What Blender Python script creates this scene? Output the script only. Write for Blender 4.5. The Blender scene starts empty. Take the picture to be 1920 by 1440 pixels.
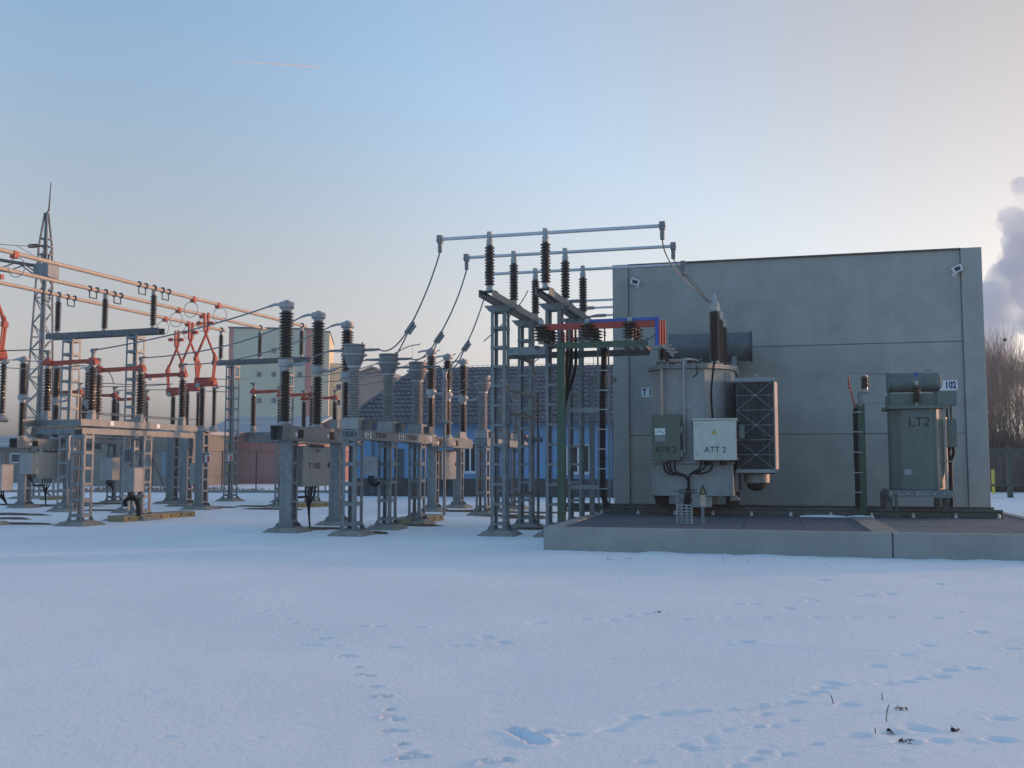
import bpy, math, random
import numpy as np
from mathutils import Vector, Matrix

random.seed(7)
SC = bpy.context.scene
COL = SC.collection
PI = math.pi
R = math.radians

# ------------------------------------------------------------------ camera model (reference pixels are 1920 x 1440)
FOC, CX, CY, HOR, EYE = 1867.0, 960.0, 720.0, 867.0, 1.65
TILT = math.atan((HOR - CY) / FOC)
FW = Vector((0, math.cos(TILT), math.sin(TILT)))
UP = Vector((0, -math.sin(TILT), math.cos(TILT)))
RT = Vector((1, 0, 0))
EYEP = Vector((0, 0, EYE))


def ray(px, py):
    return RT * ((px - CX) / FOC) + UP * ((CY - py) / FOC) + FW


def at_y(px, py, Y):
    d = ray(px, py)
    return EYEP + d * (Y / d.y)


def at_z(px, py, z=0.0):
    d = ray(px, py)
    return EYEP + d * ((z - EYE) / d.z)


class Frame:
    """A plan frame on the ground: u runs across, v runs away from the viewer."""
    def __init__(self, x, y, rot):
        self.o = Vector((x, y, 0)); self.rot = rot
        r = R(rot)
        self.a = Vector((math.cos(r), -math.sin(r), 0)); self.d = Vector((math.sin(r), math.cos(r), 0))

    def w(self, u, v, z=0.0):
        return self.o + self.a * u + self.d * v + Vector((0, 0, z))

    def local(self, P):
        q = P - self.o
        return Vector((q.dot(self.a), q.dot(self.d), P.z))

    def pv(self, px, py, v):
        """local point where the sight line meets the plane v = const"""
        d = ray(px, py)
        t = (v - (EYEP - self.o).dot(self.d)) / d.dot(self.d)
        return self.local(EYEP + d * t)

    def pu(self, px, py, u):
        d = ray(px, py)
        t = (u - (EYEP - self.o).dot(self.a)) / d.dot(self.a)
        return self.local(EYEP + d * t)

    def u(self, px, v, py=800):
        return self.pv(px, py, v).x

    def z(self, px, py, v):
        return self.pv(px, py, v).z


# ------------------------------------------------------------------ mesh builder
class MB:
    def __init__(self):
        self.v = []; self.f = []; self.s = []

    def add(self, vs, fs, smooth=False):
        n = len(self.v)
        self.v += [tuple(p) for p in vs]
        self.f += [tuple(i + n for i in f) for f in fs]
        self.s += [smooth] * len(fs)
        return self

    def box(self, c, s, rz=0.0):
        x, y, z = c; a, b, h = s[0] / 2, s[1] / 2, s[2] / 2
        cr, sr = math.cos(rz), math.sin(rz)
        vs = []
        for dz in (-h, h):
            for dx, dy in ((-a, -b), (a, -b), (a, b), (-a, b)):
                vs.append((x + dx * cr - dy * sr, y + dx * sr + dy * cr, z + dz))
        return self.add(vs, [(3, 2, 1, 0), (4, 5, 6, 7), (0, 1, 5, 4), (1, 2, 6, 5), (2, 3, 7, 6), (3, 0, 4, 7)])

    def span(self, p, q):
        """box from corner p to corner q"""
        c = [(p[i] + q[i]) / 2 for i in range(3)]; s = [abs(q[i] - p[i]) for i in range(3)]
        return self.box(c, s)

    def bar(self, p, q, w, h, up=(0, 0, 1)):
        p, q = Vector(p), Vector(q)
        t = (q - p)
        if t.length < 1e-6: return self
        t.normalize(); up = Vector(up)
        if abs(t.dot(up)) > .98: up = Vector((0, 1, 0))
        x = t.cross(up).normalized(); y = x.cross(t).normalized()
        vs = [e + x * (sx * w / 2) + y * (sy * h / 2) for e in (p, q) for sx, sy in ((-1, -1), (1, -1), (1, 1), (-1, 1))]
        return self.add(vs, [(0, 1, 2, 3), (7, 6, 5, 4), (0, 4, 5, 1), (1, 5, 6, 2), (2, 6, 7, 3), (3, 7, 4, 0)])

    def tube(self, pts, r, n=8, caps=True):
        pts = [Vector(p) for p in pts]
        rs = r if isinstance(r, (list, tuple)) else [r] * len(pts)
        t0 = (pts[1] - pts[0]).normalized()
        x = t0.cross(Vector((0, 0, 1)))
        if x.length < .05: x = t0.cross(Vector((0, 1, 0)))
        x.normalize()
        vs = []
        for i, p in enumerate(pts):
            a = pts[max(i - 1, 0)]; b = pts[min(i + 1, len(pts) - 1)]
            t = (b - a).normalized()
            x = (x - t * x.dot(t))
            if x.length < 1e-4: x = t.orthogonal()
            x.normalize(); y = t.cross(x)
            for k in range(n):
                an = 2 * PI * k / n
                vs.append(p + x * (math.cos(an) * rs[i]) + y * (math.sin(an) * rs[i]))
        fs = [(i * n + k, i * n + (k + 1) % n, (i + 1) * n + (k + 1) % n, (i + 1) * n + k) for i in range(len(pts) - 1) for k in range(n)]
        self.add(vs, fs, n > 4)
        if caps:
            m = len(vs)
            b = len(self.v) - m
            self.f.append(tuple(b + k for k in range(n))[::-1]); self.s.append(False)
            self.f.append(tuple(b + m - n + k for k in range(n))); self.s.append(False)
        return self

    def ring(self, c, r, t, axis='y', n=24, k=6):
        pts = []
        for i in range(n + 1):
            a = 2 * PI * i / n
            if axis == 'y': pts.append((c[0] + r * math.cos(a), c[1], c[2] + r * math.sin(a)))
            elif axis == 'x': pts.append((c[0], c[1] + r * math.cos(a), c[2] + r * math.sin(a)))
            else: pts.append((c[0] + r * math.cos(a), c[1] + r * math.sin(a), c[2]))
        return self.tube(pts, t, k, False)

    def lathe(self, prof, at=(0, 0, 0), n=16, axis='z', smooth=True):
        vs = []
        for r, h in prof:
            for k in range(n):
                a = 2 * PI * k / n
                p, q = r * math.cos(a), r * math.sin(a)
                if axis == 'z': vs.append((at[0] + p, at[1] + q, at[2] + h))
                elif axis == 'x': vs.append((at[0] + h, at[1] + p, at[2] + q))
                else: vs.append((at[0] + q, at[1] + h, at[2] + p))
        m = len(prof)
        fs = [(i * n + k, i * n + (k + 1) % n, (i + 1) * n + (k + 1) % n, (i + 1) * n + k) for i in range(m - 1) for k in range(n)]
        self.add(vs, fs, smooth)
        b = len(self.v) - len(vs)
        self.f.append(tuple(b + k for k in range(n))[::-1]); self.s.append(False)
        self.f.append(tuple(b + (m - 1) * n + k for k in range(n))); self.s.append(False)
        return self

    def cyl(self, c, r, h, n=14, axis='z'):
        return self.lathe([(r, 0), (r, h)], c, n, axis)

    def prism(self, poly, lo, hi, axis='z'):
        """poly in the two other axes (x,y for z; x,z for y; y,z for x), swept from lo to hi"""
        n = len(poly)
        def mk(p, t):
            return {'z': (p[0], p[1], t), 'y': (p[0], t, p[1]), 'x': (t, p[0], p[1])}[axis]
        vs = [mk(p, lo) for p in poly] + [mk(p, hi) for p in poly]
        return self.add(vs, [tuple(range(n))[::-1], tuple(range(n, 2 * n))] + [(i, (i + 1) % n, n + (i + 1) % n, n + i) for i in range(n)])

    def mesh(self, name, mat=None):
        me = bpy.data.meshes.new(name)
        me.from_pydata(self.v, [], self.f)
        if len(self.s) == len(me.polygons):
            me.polygons.foreach_set('use_smooth', self.s)
        import bmesh
        bm = bmesh.new(); bm.from_mesh(me)
        bmesh.ops.recalc_face_normals(bm, faces=bm.faces)
        bm.to_mesh(me); bm.free()
        me.update()
        if any(self.s): me.set_sharp_from_angle(angle=R(42))
        if mat: me.materials.append(mat)
        return me


def obj(name, mb, mat=None, parent=None, loc=(0, 0, 0), rot=(0, 0, 0)):
    me = mb.mesh(name, mat) if isinstance(mb, MB) else mb
    o = bpy.data.objects.new(name, me)
    COL.objects.link(o)
    o.location = loc; o.rotation_euler = rot
    if parent: o.parent = parent
    return o


def tag(o, label=None, cat=None, group=None, kind=None):
    if label: o['label'] = label
    if cat: o['category'] = cat
    if group: o['group'] = group
    if kind: o['kind'] = kind
    return o


def thing(name, label, cat, loc=(0, 0, 0), rot=0.0, group=None):
    """rot in degrees, clockwise from above as in Frame"""
    o = bpy.data.objects.new(name, None)
    COL.objects.link(o)
    o.empty_display_size = .2
    o.location = loc; o.rotation_euler = (0, 0, -R(rot))
    return tag(o, label, cat, group)


def copy_tree(root, loc=None, rot=None, label=None, group=None):
    def rec(o, parent):
        c = o.copy(); COL.objects.link(c)
        if parent: c.parent = parent
        for ch in list(o.children): rec(ch, c)
        return c
    r = rec(root, None)
    if loc is not None: r.location = loc
    if rot is not None: r.rotation_euler = (0, 0, -R(rot))
    if label: r['label'] = label
    if group: r['group'] = group
    return r


def bevel(o, w, seg=2):
    m = o.modifiers.new('bevel', 'BEVEL'); m.width = w; m.segments = seg; m.limit_method = 'ANGLE'
    return o


# ------------------------------------------------------------------ materials
def nt(name):
    m = bpy.data.materials.new(name); m.use_nodes = True
    t = m.node_tree
    return m, t, t.nodes['Principled BSDF']


def nd(t, kind, **kw):
    n = t.nodes.new(kind)
    for k, v in kw.items():
        if k in n.inputs.keys() if hasattr(n.inputs, 'keys') else False: n.inputs[k].default_value = v
        else: setattr(n, k, v)
    return n


def mat_noise(name, c1, c2, rough=.6, metal=0.0, scale=4.0, detail=6, bump=0.0, bscale=60.0, lo=.35, hi=.65, rvar=.12, streak=0.0, spec=.5, coat=0.0):
    """base colour wandering between c1 and c2, faint streaks down the face, fine bump"""
    m, t, b = nt(name)
    tc = nd(t, 'ShaderNodeTexCoord')
    n = nd(t, 'ShaderNodeTexNoise'); n.inputs['Scale'].default_value = scale; n.inputs['Detail'].default_value = detail; n.inputs['Roughness'].default_value = .65
    t.links.new(tc.outputs['Object'], n.inputs['Vector'])
    rp = nd(t, 'ShaderNodeValToRGB')
    rp.color_ramp.elements[0].position = lo; rp.color_ramp.elements[1].position = hi
    rp.color_ramp.elements[0].color = (*c1, 1); rp.color_ramp.elements[1].color = (*c2, 1)
    t.links.new(n.outputs['Fac'], rp.inputs['Fac'])
    out = rp.outputs['Color']
    if streak > 0:
        mp = nd(t, 'ShaderNodeMapping'); mp.inputs['Scale'].default_value = (3.2, 3.2, .16)
        t.links.new(tc.outputs['Object'], mp.inputs['Vector'])
        n2 = nd(t, 'ShaderNodeTexNoise'); n2.inputs['Scale'].default_value = 2.2; n2.inputs['Detail'].default_value = 8
        t.links.new(mp.outputs['Vector'], n2.inputs['Vector'])
        r2 = nd(t, 'ShaderNodeValToRGB'); r2.color_ramp.elements[0].position = .38; r2.color_ramp.elements[1].position = .62
        k = 1 - streak
        r2.color_ramp.elements[0].color = (k, k, k * .98, 1); r2.color_ramp.elements[1].color = (1, 1, 1, 1)
        t.links.new(n2.outputs['Fac'], r2.inputs['Fac'])
        mx = nd(t, 'ShaderNodeMixRGB', blend_type='MULTIPLY'); mx.inputs['Fac'].default_value = 1
        t.links.new(out, mx.inputs['Color1']); t.links.new(r2.outputs['Color'], mx.inputs['Color2'])
        out = mx.outputs['Color']
    t.links.new(out, b.inputs['Base Color'])
    b.inputs['Metallic'].default_value = metal
    mr = nd(t, 'ShaderNodeMapRange'); mr.inputs['To Min'].default_value = max(.03, rough - rvar); mr.inputs['To Max'].default_value = min(1, rough + rvar)
    t.links.new(n.outputs['Fac'], mr.inputs['Value']); t.links.new(mr.outputs['Result'], b.inputs['Roughness'])
    b.inputs['Specular IOR Level'].default_value = spec
    b.inputs['Coat Weight'].default_value = coat
    if bump > 0:
        n3 = nd(t, 'ShaderNodeTexNoise'); n3.inputs['Scale'].default_value = bscale; n3.inputs['Detail'].default_value = 5
        t.links.new(tc.outputs['Object'], n3.inputs['Vector'])
        bp = nd(t, 'ShaderNodeBump'); bp.inputs['Strength'].default_value = bump; bp.inputs['Distance'].default_value = .02
        t.links.new(n3.outputs['Fac'], bp.inputs['Height']); t.links.new(bp.outputs['Normal'], b.inputs['Normal'])
    return m


M = {}
M['galv'] = mat_noise('galvanised steel', (.145, .166, .182), (.225, .246, .258), .5, .3, 9, 6, .05, 80, streak=.16)
M['galv_dark'] = mat_noise('weathered steel', (.085, .092, .10), (.15, .16, .17), .6, .3, 7, 6, .05, 80, streak=.2)
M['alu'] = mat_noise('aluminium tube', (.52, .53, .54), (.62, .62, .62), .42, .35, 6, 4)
M['alu_sunlit'] = mat_noise('aluminium tube with sun tint', (.40, .315, .25), (.47, .38, .31), .55, .1, 5, 4)  # peach tint puts the low sun into the colour of the left tubes
M['wire'] = mat_noise('stranded wire', (.16, .165, .17), (.24, .245, .25), .5, .4, 30, 2)
M['brown'] = mat_noise('brown porcelain', (.024, .015, .014), (.040, .025, .022), .24, 0, 3, 3, rvar=.06, coat=.5)
M['greyins'] = mat_noise('grey porcelain', (.23, .235, .24), (.30, .305, .31), .38, 0, 3, 3)
M['cap'] = mat_noise('cast aluminium cap', (.28, .295, .305), (.38, .39, .40), .5, .3, 10, 4)
M['cthead'] = mat_noise('grey cast head', (.16, .168, .18), (.23, .24, .25), .55, .2, 6, 5, streak=.15)
M['orange'] = mat_noise('orange red paint', (.38, .055, .03), (.47, .082, .045), .55, 0, 8, 5, streak=.18)
M['red'] = mat_noise('red busbar paint', (.32, .042, .028), (.42, .065, .04), .55, 0, 8, 5, streak=.1)
M['tank2'] = mat_noise('blue grey drum paint', (.115, .130, .143), (.155, .17, .182), .5, 0, 3, 5, streak=.1)
M['whitep'] = mat_noise('white lamp paint', (.62, .64, .66), (.70, .71, .72), .4, 0, 4, 4)
M['sealant'] = mat_noise('brown joint sealant', (.10, .095, .085), (.15, .14, .125), .8, 0, 3, 5)
M['bluep'] = mat_noise('blue paint', (.03, .075, .30), (.045, .10, .38), .5, 0, 8, 4)
M['greenp'] = mat_noise('green painted steel', (.032, .07, .045), (.05, .10, .062), .5, 0, 10, 5, streak=.2)
M['greentank'] = mat_noise('grey green tank paint', (.112, .145, .132), (.138, .172, .156), .5, 0, 5, 5, streak=.14)
M['greencab'] = mat_noise('olive green cabinet paint', (.105, .135, .102), (.125, .157, .12), .5, 0, 5, 4, streak=.1)
M['tank'] = mat_noise('pale grey tank paint', (.27, .285, .29), (.33, .34, .34), .48, 0, 4, 5, streak=.12)
M['white'] = mat_noise('off white cabinet paint', (.54, .56, .50), (.60, .62, .56), .45, 0, 4, 4, streak=.08)
M['cab'] = mat_noise('grey cabinet', (.25, .262, .265), (.31, .318, .315), .5, .1, 5, 4, streak=.1)
M['plate'] = mat_noise('white sign plate', (.72, .74, .76), (.78, .80, .82), .4, 0, 6, 3)
M['ink'] = mat_noise('black lettering', (.012, .013, .018), (.02, .021, .028), .6, 0, 6, 2)
M['inkblue'] = mat_noise('dark blue lettering', (.015, .03, .13), (.02, .04, .16), .6, 0, 6, 2)
M['black'] = mat_noise('black rubber', (.010, .010, .011), (.018, .018, .019), .6, 0, 10, 3, spec=.15)
M['dark'] = mat_noise('dark machinery', (.03, .032, .035), (.055, .058, .06), .6, .2, 10, 4)
M['fin'] = mat_noise('radiator fins with gap shade', (.045, .047, .05), (.07, .072, .075), .6, 0, 6, 4)  # shade of the deep gaps put into the fin colour
M['rail'] = mat_noise('dark rusty rail', (.075, .08, .082), (.14, .13, .12), .6, .3, 8, 6, .1, 50)
M['conc'] = mat_noise('fair faced concrete', (.295, .297, .278), (.41, .404, .375), .85, 0, 1.1, 11, .12, 40, lo=.28, hi=.72, streak=.035)
M['conc2'] = mat_noise('plinth concrete', (.25, .248, .236), (.33, .325, .308), .85, 0, 1.4, 10, .12, 40, lo=.3, hi=.7, streak=.04)
M['foot'] = mat_noise('footing concrete', (.19, .18, .155), (.31, .29, .25), .9, 0, 3, 8, .2, 30)
M['grate'] = mat_noise('steel grating', (.070, .092, .112), (.115, .142, .165), .85, 0, 12, 6, 0, 60, spec=.2)
M['yellow'] = mat_noise('faded yellow paint', (.24, .20, .085), (.33, .28, .13), .8, 0, 7, 6, .05, 40, streak=.2)
M['yellowb'] = mat_noise('bright yellow', (.62, .50, .03), (.70, .56, .04), .5, 0, 7, 3)
M['redsign'] = mat_noise('red sign', (.55, .03, .03), (.60, .04, .04), .5, 0, 7, 3)
M['soil'] = mat_noise('bare brown soil', (.06, .042, .028), (.15, .115, .075), .95, 0, 5, 9, .5, 20)
M['copper_sunlit'] = mat_noise('copper pipe', (.45, .34, .27), (.55, .42, .34), .45, .3, 9, 3)  # copper pipes, also orange sunlight painted on an edge and a bracket
M['bolt'] = mat_noise('bright bolt', (.5, .5, .5), (.6, .6, .6), .4, .4, 9, 3)

# ------------------------------------------------------------------ camera, world, sun
cam = bpy.data.cameras.new('camera'); camo = bpy.data.objects.new('camera', cam); COL.objects.link(camo)
cam.sensor_width = 36.0; cam.lens = 36.0 * FOC / 1920.0
cam.clip_start = .1; cam.clip_end = 20000
camo.location = (0, 0, EYE); camo.rotation_euler = (PI / 2 + TILT, 0, 0)
SC.camera = camo

SUN_AZ = R(72.0)      # clockwise from the view direction
SUN_EL = R(3.6)
w = bpy.data.worlds.new('World'); SC.world = w; w.use_nodes = True
t = w.node_tree; bg = t.nodes['Background']
sky = t.nodes.new('ShaderNodeTexSky'); sky.sky_type = 'NISHITA'; sky.sun_disc = False
sky.sun_elevation = SUN_EL; sky.sun_rotation = SUN_AZ
sky.altitude = 200; sky.air_density = 1.0; sky.dust_density = 2.5; sky.ozone_density = 3.0
# winter haze in the air: the low sky and the sky towards the sun lose their colour
tcw = t.nodes.new('ShaderNodeTexCoord')
nrm = t.nodes.new('ShaderNodeVectorMath'); nrm.operation = 'NORMALIZE'; t.links.new(tcw.outputs['Generated'], nrm.inputs[0])
spw = t.nodes.new('ShaderNodeSeparateXYZ'); t.links.new(nrm.outputs['Vector'], spw.inputs['Vector'])
el_ = t.nodes.new('ShaderNodeMapRange'); el_.interpolation_type = 'SMOOTHSTEP'
el_.inputs['From Min'].default_value = .02; el_.inputs['From Max'].default_value = .48; el_.inputs['To Min'].default_value = .92; el_.inputs['To Max'].default_value = 0
t.links.new(spw.outputs['Z'], el_.inputs['Value'])
dt = t.nodes.new('ShaderNodeVectorMath'); dt.operation = 'DOT_PRODUCT'; dt.inputs[1].default_value = (math.sin(SUN_AZ), math.cos(SUN_AZ), .25)
t.links.new(nrm.outputs['Vector'], dt.inputs[0])
sp_ = t.nodes.new('ShaderNodeMapRange'); sp_.interpolation_type = 'SMOOTHSTEP'
sp_.inputs['From Min'].default_value = .1; sp_.inputs['From Max'].default_value = 1.0; sp_.inputs['To Min'].default_value = 0; sp_.inputs['To Max'].default_value = 1.0
t.links.new(dt.outputs['Value'], sp_.inputs['Value'])
mxf = t.nodes.new('ShaderNodeMath'); mxf.operation = 'MAXIMUM'; t.links.new(el_.outputs['Result'], mxf.inputs[0]); t.links.new(sp_.outputs['Result'], mxf.inputs[1])
bw = t.nodes.new('ShaderNodeRGBToBW'); t.links.new(sky.outputs['Color'], bw.inputs['Color'])
hz_ = t.nodes.new('ShaderNodeMixRGB'); hz_.blend_type = 'MULTIPLY'; hz_.inputs[0].default_value = 1; hzc = t.nodes.new('ShaderNodeMixRGB'); hzc.inputs[1].default_value = (1.065, .972, .965, 1); hzc.inputs[2].default_value = (1.12, .995, .90, 1); t.links.new(sp_.outputs['Result'], hzc.inputs[0]); t.links.new(hzc.outputs['Color'], hz_.inputs[2])
t.links.new(bw.outputs['Val'], hz_.inputs[1])
tn_ = t.nodes.new('ShaderNodeMixRGB'); tn_.blend_type = 'MULTIPLY'; tn_.inputs[0].default_value = 1; tn_.inputs[2].default_value = (1.23, 1.15, 1.04, 1)
hsv = t.nodes.new('ShaderNodeHueSaturation'); bk_ = t.nodes.new('ShaderNodeMapRange'); bk_.inputs['From Min'].default_value = -.3; bk_.inputs['From Max'].default_value = .3; bk_.inputs['To Min'].default_value = 1.06; bk_.inputs['To Max'].default_value = .84; t.links.new(spw.outputs['Y'], bk_.inputs['Value']); t.links.new(bk_.outputs['Result'], hsv.inputs['Saturation']); t.links.new(sky.outputs['Color'], hsv.inputs['Color']); t.links.new(hsv.outputs['Color'], tn_.inputs[1])
fin = t.nodes.new('ShaderNodeMixRGB'); bk2 = t.nodes.new('ShaderNodeMapRange'); bk2.inputs['From Min'].default_value = -.35; bk2.inputs['From Max'].default_value = .15; bk2.inputs['To Min'].default_value = .62; bk2.inputs['To Max'].default_value = 1.0; t.links.new(spw.outputs['Y'], bk2.inputs['Value']); mx2 = t.nodes.new('ShaderNodeMath'); mx2.operation = 'MULTIPLY'; t.links.new(mxf.outputs[0], mx2.inputs[0]); t.links.new(bk2.outputs['Result'], mx2.inputs[1]); t.links.new(mx2.outputs[0], fin.inputs[0]); t.links.new(tn_.outputs['Color'], fin.inputs[1]); t.links.new(hz_.outputs['Color'], fin.inputs[2])
dm0 = t.nodes.new('ShaderNodeMapRange'); dm0.inputs['From Min'].default_value = -.3; dm0.inputs['From Max'].default_value = 1.05
t.links.new(dt.outputs['Value'], dm0.inputs['Value'])
dim = t.nodes.new('ShaderNodeValToRGB'); dim.color_ramp.interpolation = 'B_SPLINE'
er = dim.color_ramp.elements
for k_, (p_, v_) in enumerate(((0.0, .95), (.20, .62), (.50, .98), (.76, .70), (1.0, .56))):
    e_ = er[k_] if k_ < 2 else er.new(p_)
    e_.position = p_; e_.color = (v_, v_, v_, 1)
t.links.new(dm0.outputs['Result'], dim.inputs['Fac'])
dmx = t.nodes.new('ShaderNodeMixRGB'); dmx.blend_type = 'MULTIPLY'; dmx.inputs[0].default_value = 1
t.links.new(fin.outputs['Color'], dmx.inputs[1]); t.links.new(dim.outputs['Color'], dmx.inputs[2])
t.links.new(dmx.outputs['Color'], bg.inputs['Color'])
bg.inputs['Strength'].default_value = .15

sl = bpy.data.lights.new('sun', 'SUN'); slo = bpy.data.objects.new('sun', sl); COL.objects.link(slo)
sl.energy = .44; sl.angle = R(1.2); sl.color = (1.0, .48, .24)
sd = Vector((math.sin(SUN_AZ) * math.cos(SUN_EL), math.cos(SUN_AZ) * math.cos(SUN_EL), math.sin(SUN_EL)))
slo.rotation_euler = (-sd).to_track_quat('-Z', 'Y').to_euler()
slo.location = sd * 60

SC.view_settings.view_transform = 'Standard'; SC.view_settings.look = 'None'
SC.view_settings.exposure = 2.5; SC.view_settings.gamma = 1.0; SC.view_settings.use_curve_mapping = False
SC.cycles.max_bounces = 6; SC.cycles.diffuse_bounces = 3; SC.cycles.glossy_bounces = 3; SC.cycles.transparent_max_bounces = 12
SC.cycles.volume_step_rate = 2.0; SC.cycles.volume_bounces = 4

# ------------------------------------------------------------------ frames of the yard
PF = Frame(.59, 18.9, 14.5)                                # plinth, wall, transformers
g = at_z(938, 1003); CG = Frame(g.x, g.y, 15.0)            # central busbar supports
g = at_z(660, 1003); CT = Frame(g.x, g.y, 15.0)            # current transformers
g = at_z(540, 997); BR = Frame(g.x, g.y, 14.5)             # circuit breaker
g = at_z(150, 985); DL = Frame(g.x, g.y, 15.0)             # disconnector at the left


# ------------------------------------------------------------------ snow
def vnoise(x, y, s, seed):
    rng = np.random.RandomState(seed)
    tab = rng.rand(256, 256)
    xs, ys = x / s, y / s
    xi, yi = np.floor(xs).astype(int), np.floor(ys).astype(int)
    fx, fy = xs - xi, ys - yi
    fx = fx * fx * (3 - 2 * fx); fy = fy * fy * (3 - 2 * fy)
    def T(a, b): return tab[a % 256, b % 256]
    return (T(xi, yi) * (1 - fx) + T(xi + 1, yi) * fx) * (1 - fy) + (T(xi, yi + 1) * (1 - fx) + T(xi + 1, yi + 1) * fx) * fy - .5


def grow(a, b, s0, k):
    out = [a]; s = s0
    while out[-1] < b:
        out.append(out[-1] + s); s *= k
    return out


xr = [i * .036 for i in range(0, 172)]
xr = xr + grow(xr[-1] + .05, 420, .06, 1.09)
xs = np.array([-q for q in xr[:0:-1]] + xr)
ys = np.array([-40, -20, -8, 0, 2.5, 4.0] + [4.7 + i * .032 for i in range(0, 190)] + grow(4.7 + 190 * .032, 30, .05, 1.018) + grow(30.6, 900, .7, 1.09))
X, Y = np.meshgrid(xs, ys)
Z = .045 * vnoise(X, Y, 3.7, 1) + .010 * vnoise(X + .4 * Y, Y, 1.3, 2) + .0025 * vnoise(X, Y - .3 * X, .31, 3) + .0022 * vnoise(X + 1.7 * Y, Y, .11, 4)
fade = np.clip((26 - Y) / 12, .25, 1)
Z = Z * fade
# low bank of snow against the plinth
pu_ = (X - PF.o.x) * PF.a.x + (Y - PF.o.y) * PF.a.y; pv__ = (X - PF.o.x) * PF.d.x + (Y - PF.o.y) * PF.d.y
bank = np.clip(1 - np.abs(np.minimum(pv__, 0)) / .45, 0, 1) ** 2 * np.clip((pu_ + .5) * 2, 0, 1) * (pv__ < .3)
Z += bank * (.012 + .04 * vnoise(X, Y, .45, 9) + .02 * vnoise(X, Y, .16, 12))


def dip(px, py, r, dep, rim=.25, ax=1.0):
    global Z
    r *= .52; dep *= .44
    p = at_z(px, py)
    sel = (np.abs(X - p.x) < r * 4 * ax) & (np.abs(Y - p.y) < r * 4)
    if not sel.any(): return
    d = np.sqrt(((X[sel] - p.x) / (r * ax)) ** 2 + ((Y[sel] - p.y) / r) ** 2)
    Z[sel] += -dep * np.exp(-(d ** 4)) + dep * rim * np.exp(-((d - 1.45) ** 2) * 6)


def tz(zx, zy): return 400 + zx / 1.263, 1040 + zy / 1.263


def groove(pts, r, dep):
    P = [tz(*p) for p in pts]
    for a, b in zip(P[:-1], P[1:]):
        n = max(2, int(math.hypot(b[0] - a[0], (b[1] - a[1]) * 4) / 6))
        for i in range(n):
            k = i / n
            dip(a[0] + (b[0] - a[0]) * k, a[1] + (b[1] - a[1]) * k, r, dep, .15, 1.6)


hare = [(190, 158), (235, 175), (255, 195), (272, 195), (293, 213), (307, 235), (327, 237), (340, 262), (345, 280), (370, 282), (380, 308), (383, 328), (410, 330), (418, 360), (412, 378), (437, 382), (415, 410), (440, 412), (447, 445), (465, 465), (452, 480), (488, 475), (120, 130), (150, 128), (60, 100)]
for q in hare: dip(*tz(*q), .062, .075)
for q in [(115, 130), (128, 140), (175, 150)]: dip(*tz(*q), .07, .05)
for q in [(1110, 447), (1180, 440), (1130, 457), (1300, 465), (1355, 470), (1300, 375), (1330, 403), (1290, 405), (1215, 412), (1370, 388), (1170, 430), (1020, 488), (1310, 372), (1280, 482), (1425, 446), (1240, 498)]: dip(*tz(*q), .07, .035)
for q in [(770, 440)]: dip(*tz(*q), .10, .075, .4)
for q in [(712, 410), (655, 490), (690, 485)]: dip(*tz(*q), .085, .07, .4)
for q in [(850, 420), (780, 412)]: dip(*tz(*q), .08, .055, .3)
groove([(700, 408), (740, 420), (770, 440)], .07, .03)
groove([(790, 415), (850, 420), (900, 415), (940, 410), (1000, 380), (1050, 373), (1150, 368)], .05, .006)
for q in [(940, 410), (1000, 380), (1055, 374), (1080, 372), (1115, 370), (1150, 367), (1185, 366), (1215, 363), (1245, 361), (1275, 357), (1305, 353), (1345, 349), (1375, 345), (1400, 327), (1425, 322), (1450, 312), (1480, 305), (1455, 300), (1590, 302), (1610, 300), (1640, 298), (1670, 290), (1720, 285), (1740, 271), (1800, 267)]: dip(*tz(*q), .075, .045, .2, 1.7)
groove([(600, 90), (720, 115), (800, 125), (860, 130), (920, 150)], .05, .005)
groove([(1070, 170), (1150, 188), (1280, 212), (1420, 225), (1560, 228), (1700, 230)], .06, .005)
for q in [(640, 190), (650, 195), (680, 203), (690, 206), (570, 213), (600, 212), (410, 218), (430, 217), (210, 210), (240, 211), (350, 167), (390, 167), (490, 170), (760, 160), (775, 158), (880, 150), (945, 152), (980, 143), (1020, 140), (1120, 152), (1210, 150), (1310, 150), (1430, 150), (1520, 150), (1600, 150), (1710, 150), (1810, 182), (1820, 185), (1690, 215), (1890, 222)]: dip(*tz(*q), .08, .045, .2, 1.5)
for q in [(1530, 100), (1550, 97), (1600, 93), (1420, 110), (1400, 106), (1710, 68), (1720, 70), (1790, 65), (1830, 68), (1835, 52), (1240, 118), (1440, 62), (1820, 42), (1280, 118), (1360, 128), (1260, 205)]: dip(*tz(*q), .10, .06, .2, 1.5)
for q in [(1660, 405), (1680, 410), (1640, 440), (1850, 432), (1870, 436), (1720, 437), (1600, 417), (1525, 425), (1865, 385), (1500, 350), (1570, 262), (1640, 237)]: dip(*tz(*q), .10, .035, .2, 1.4)
rng = random.Random(3)
for i in range(90):
    dip(rng.uniform(0, 1920), rng.uniform(1060, 1430), rng.uniform(.03, .07), rng.uniform(.008, .02), .2, rng.uniform(1, 1.8))

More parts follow.
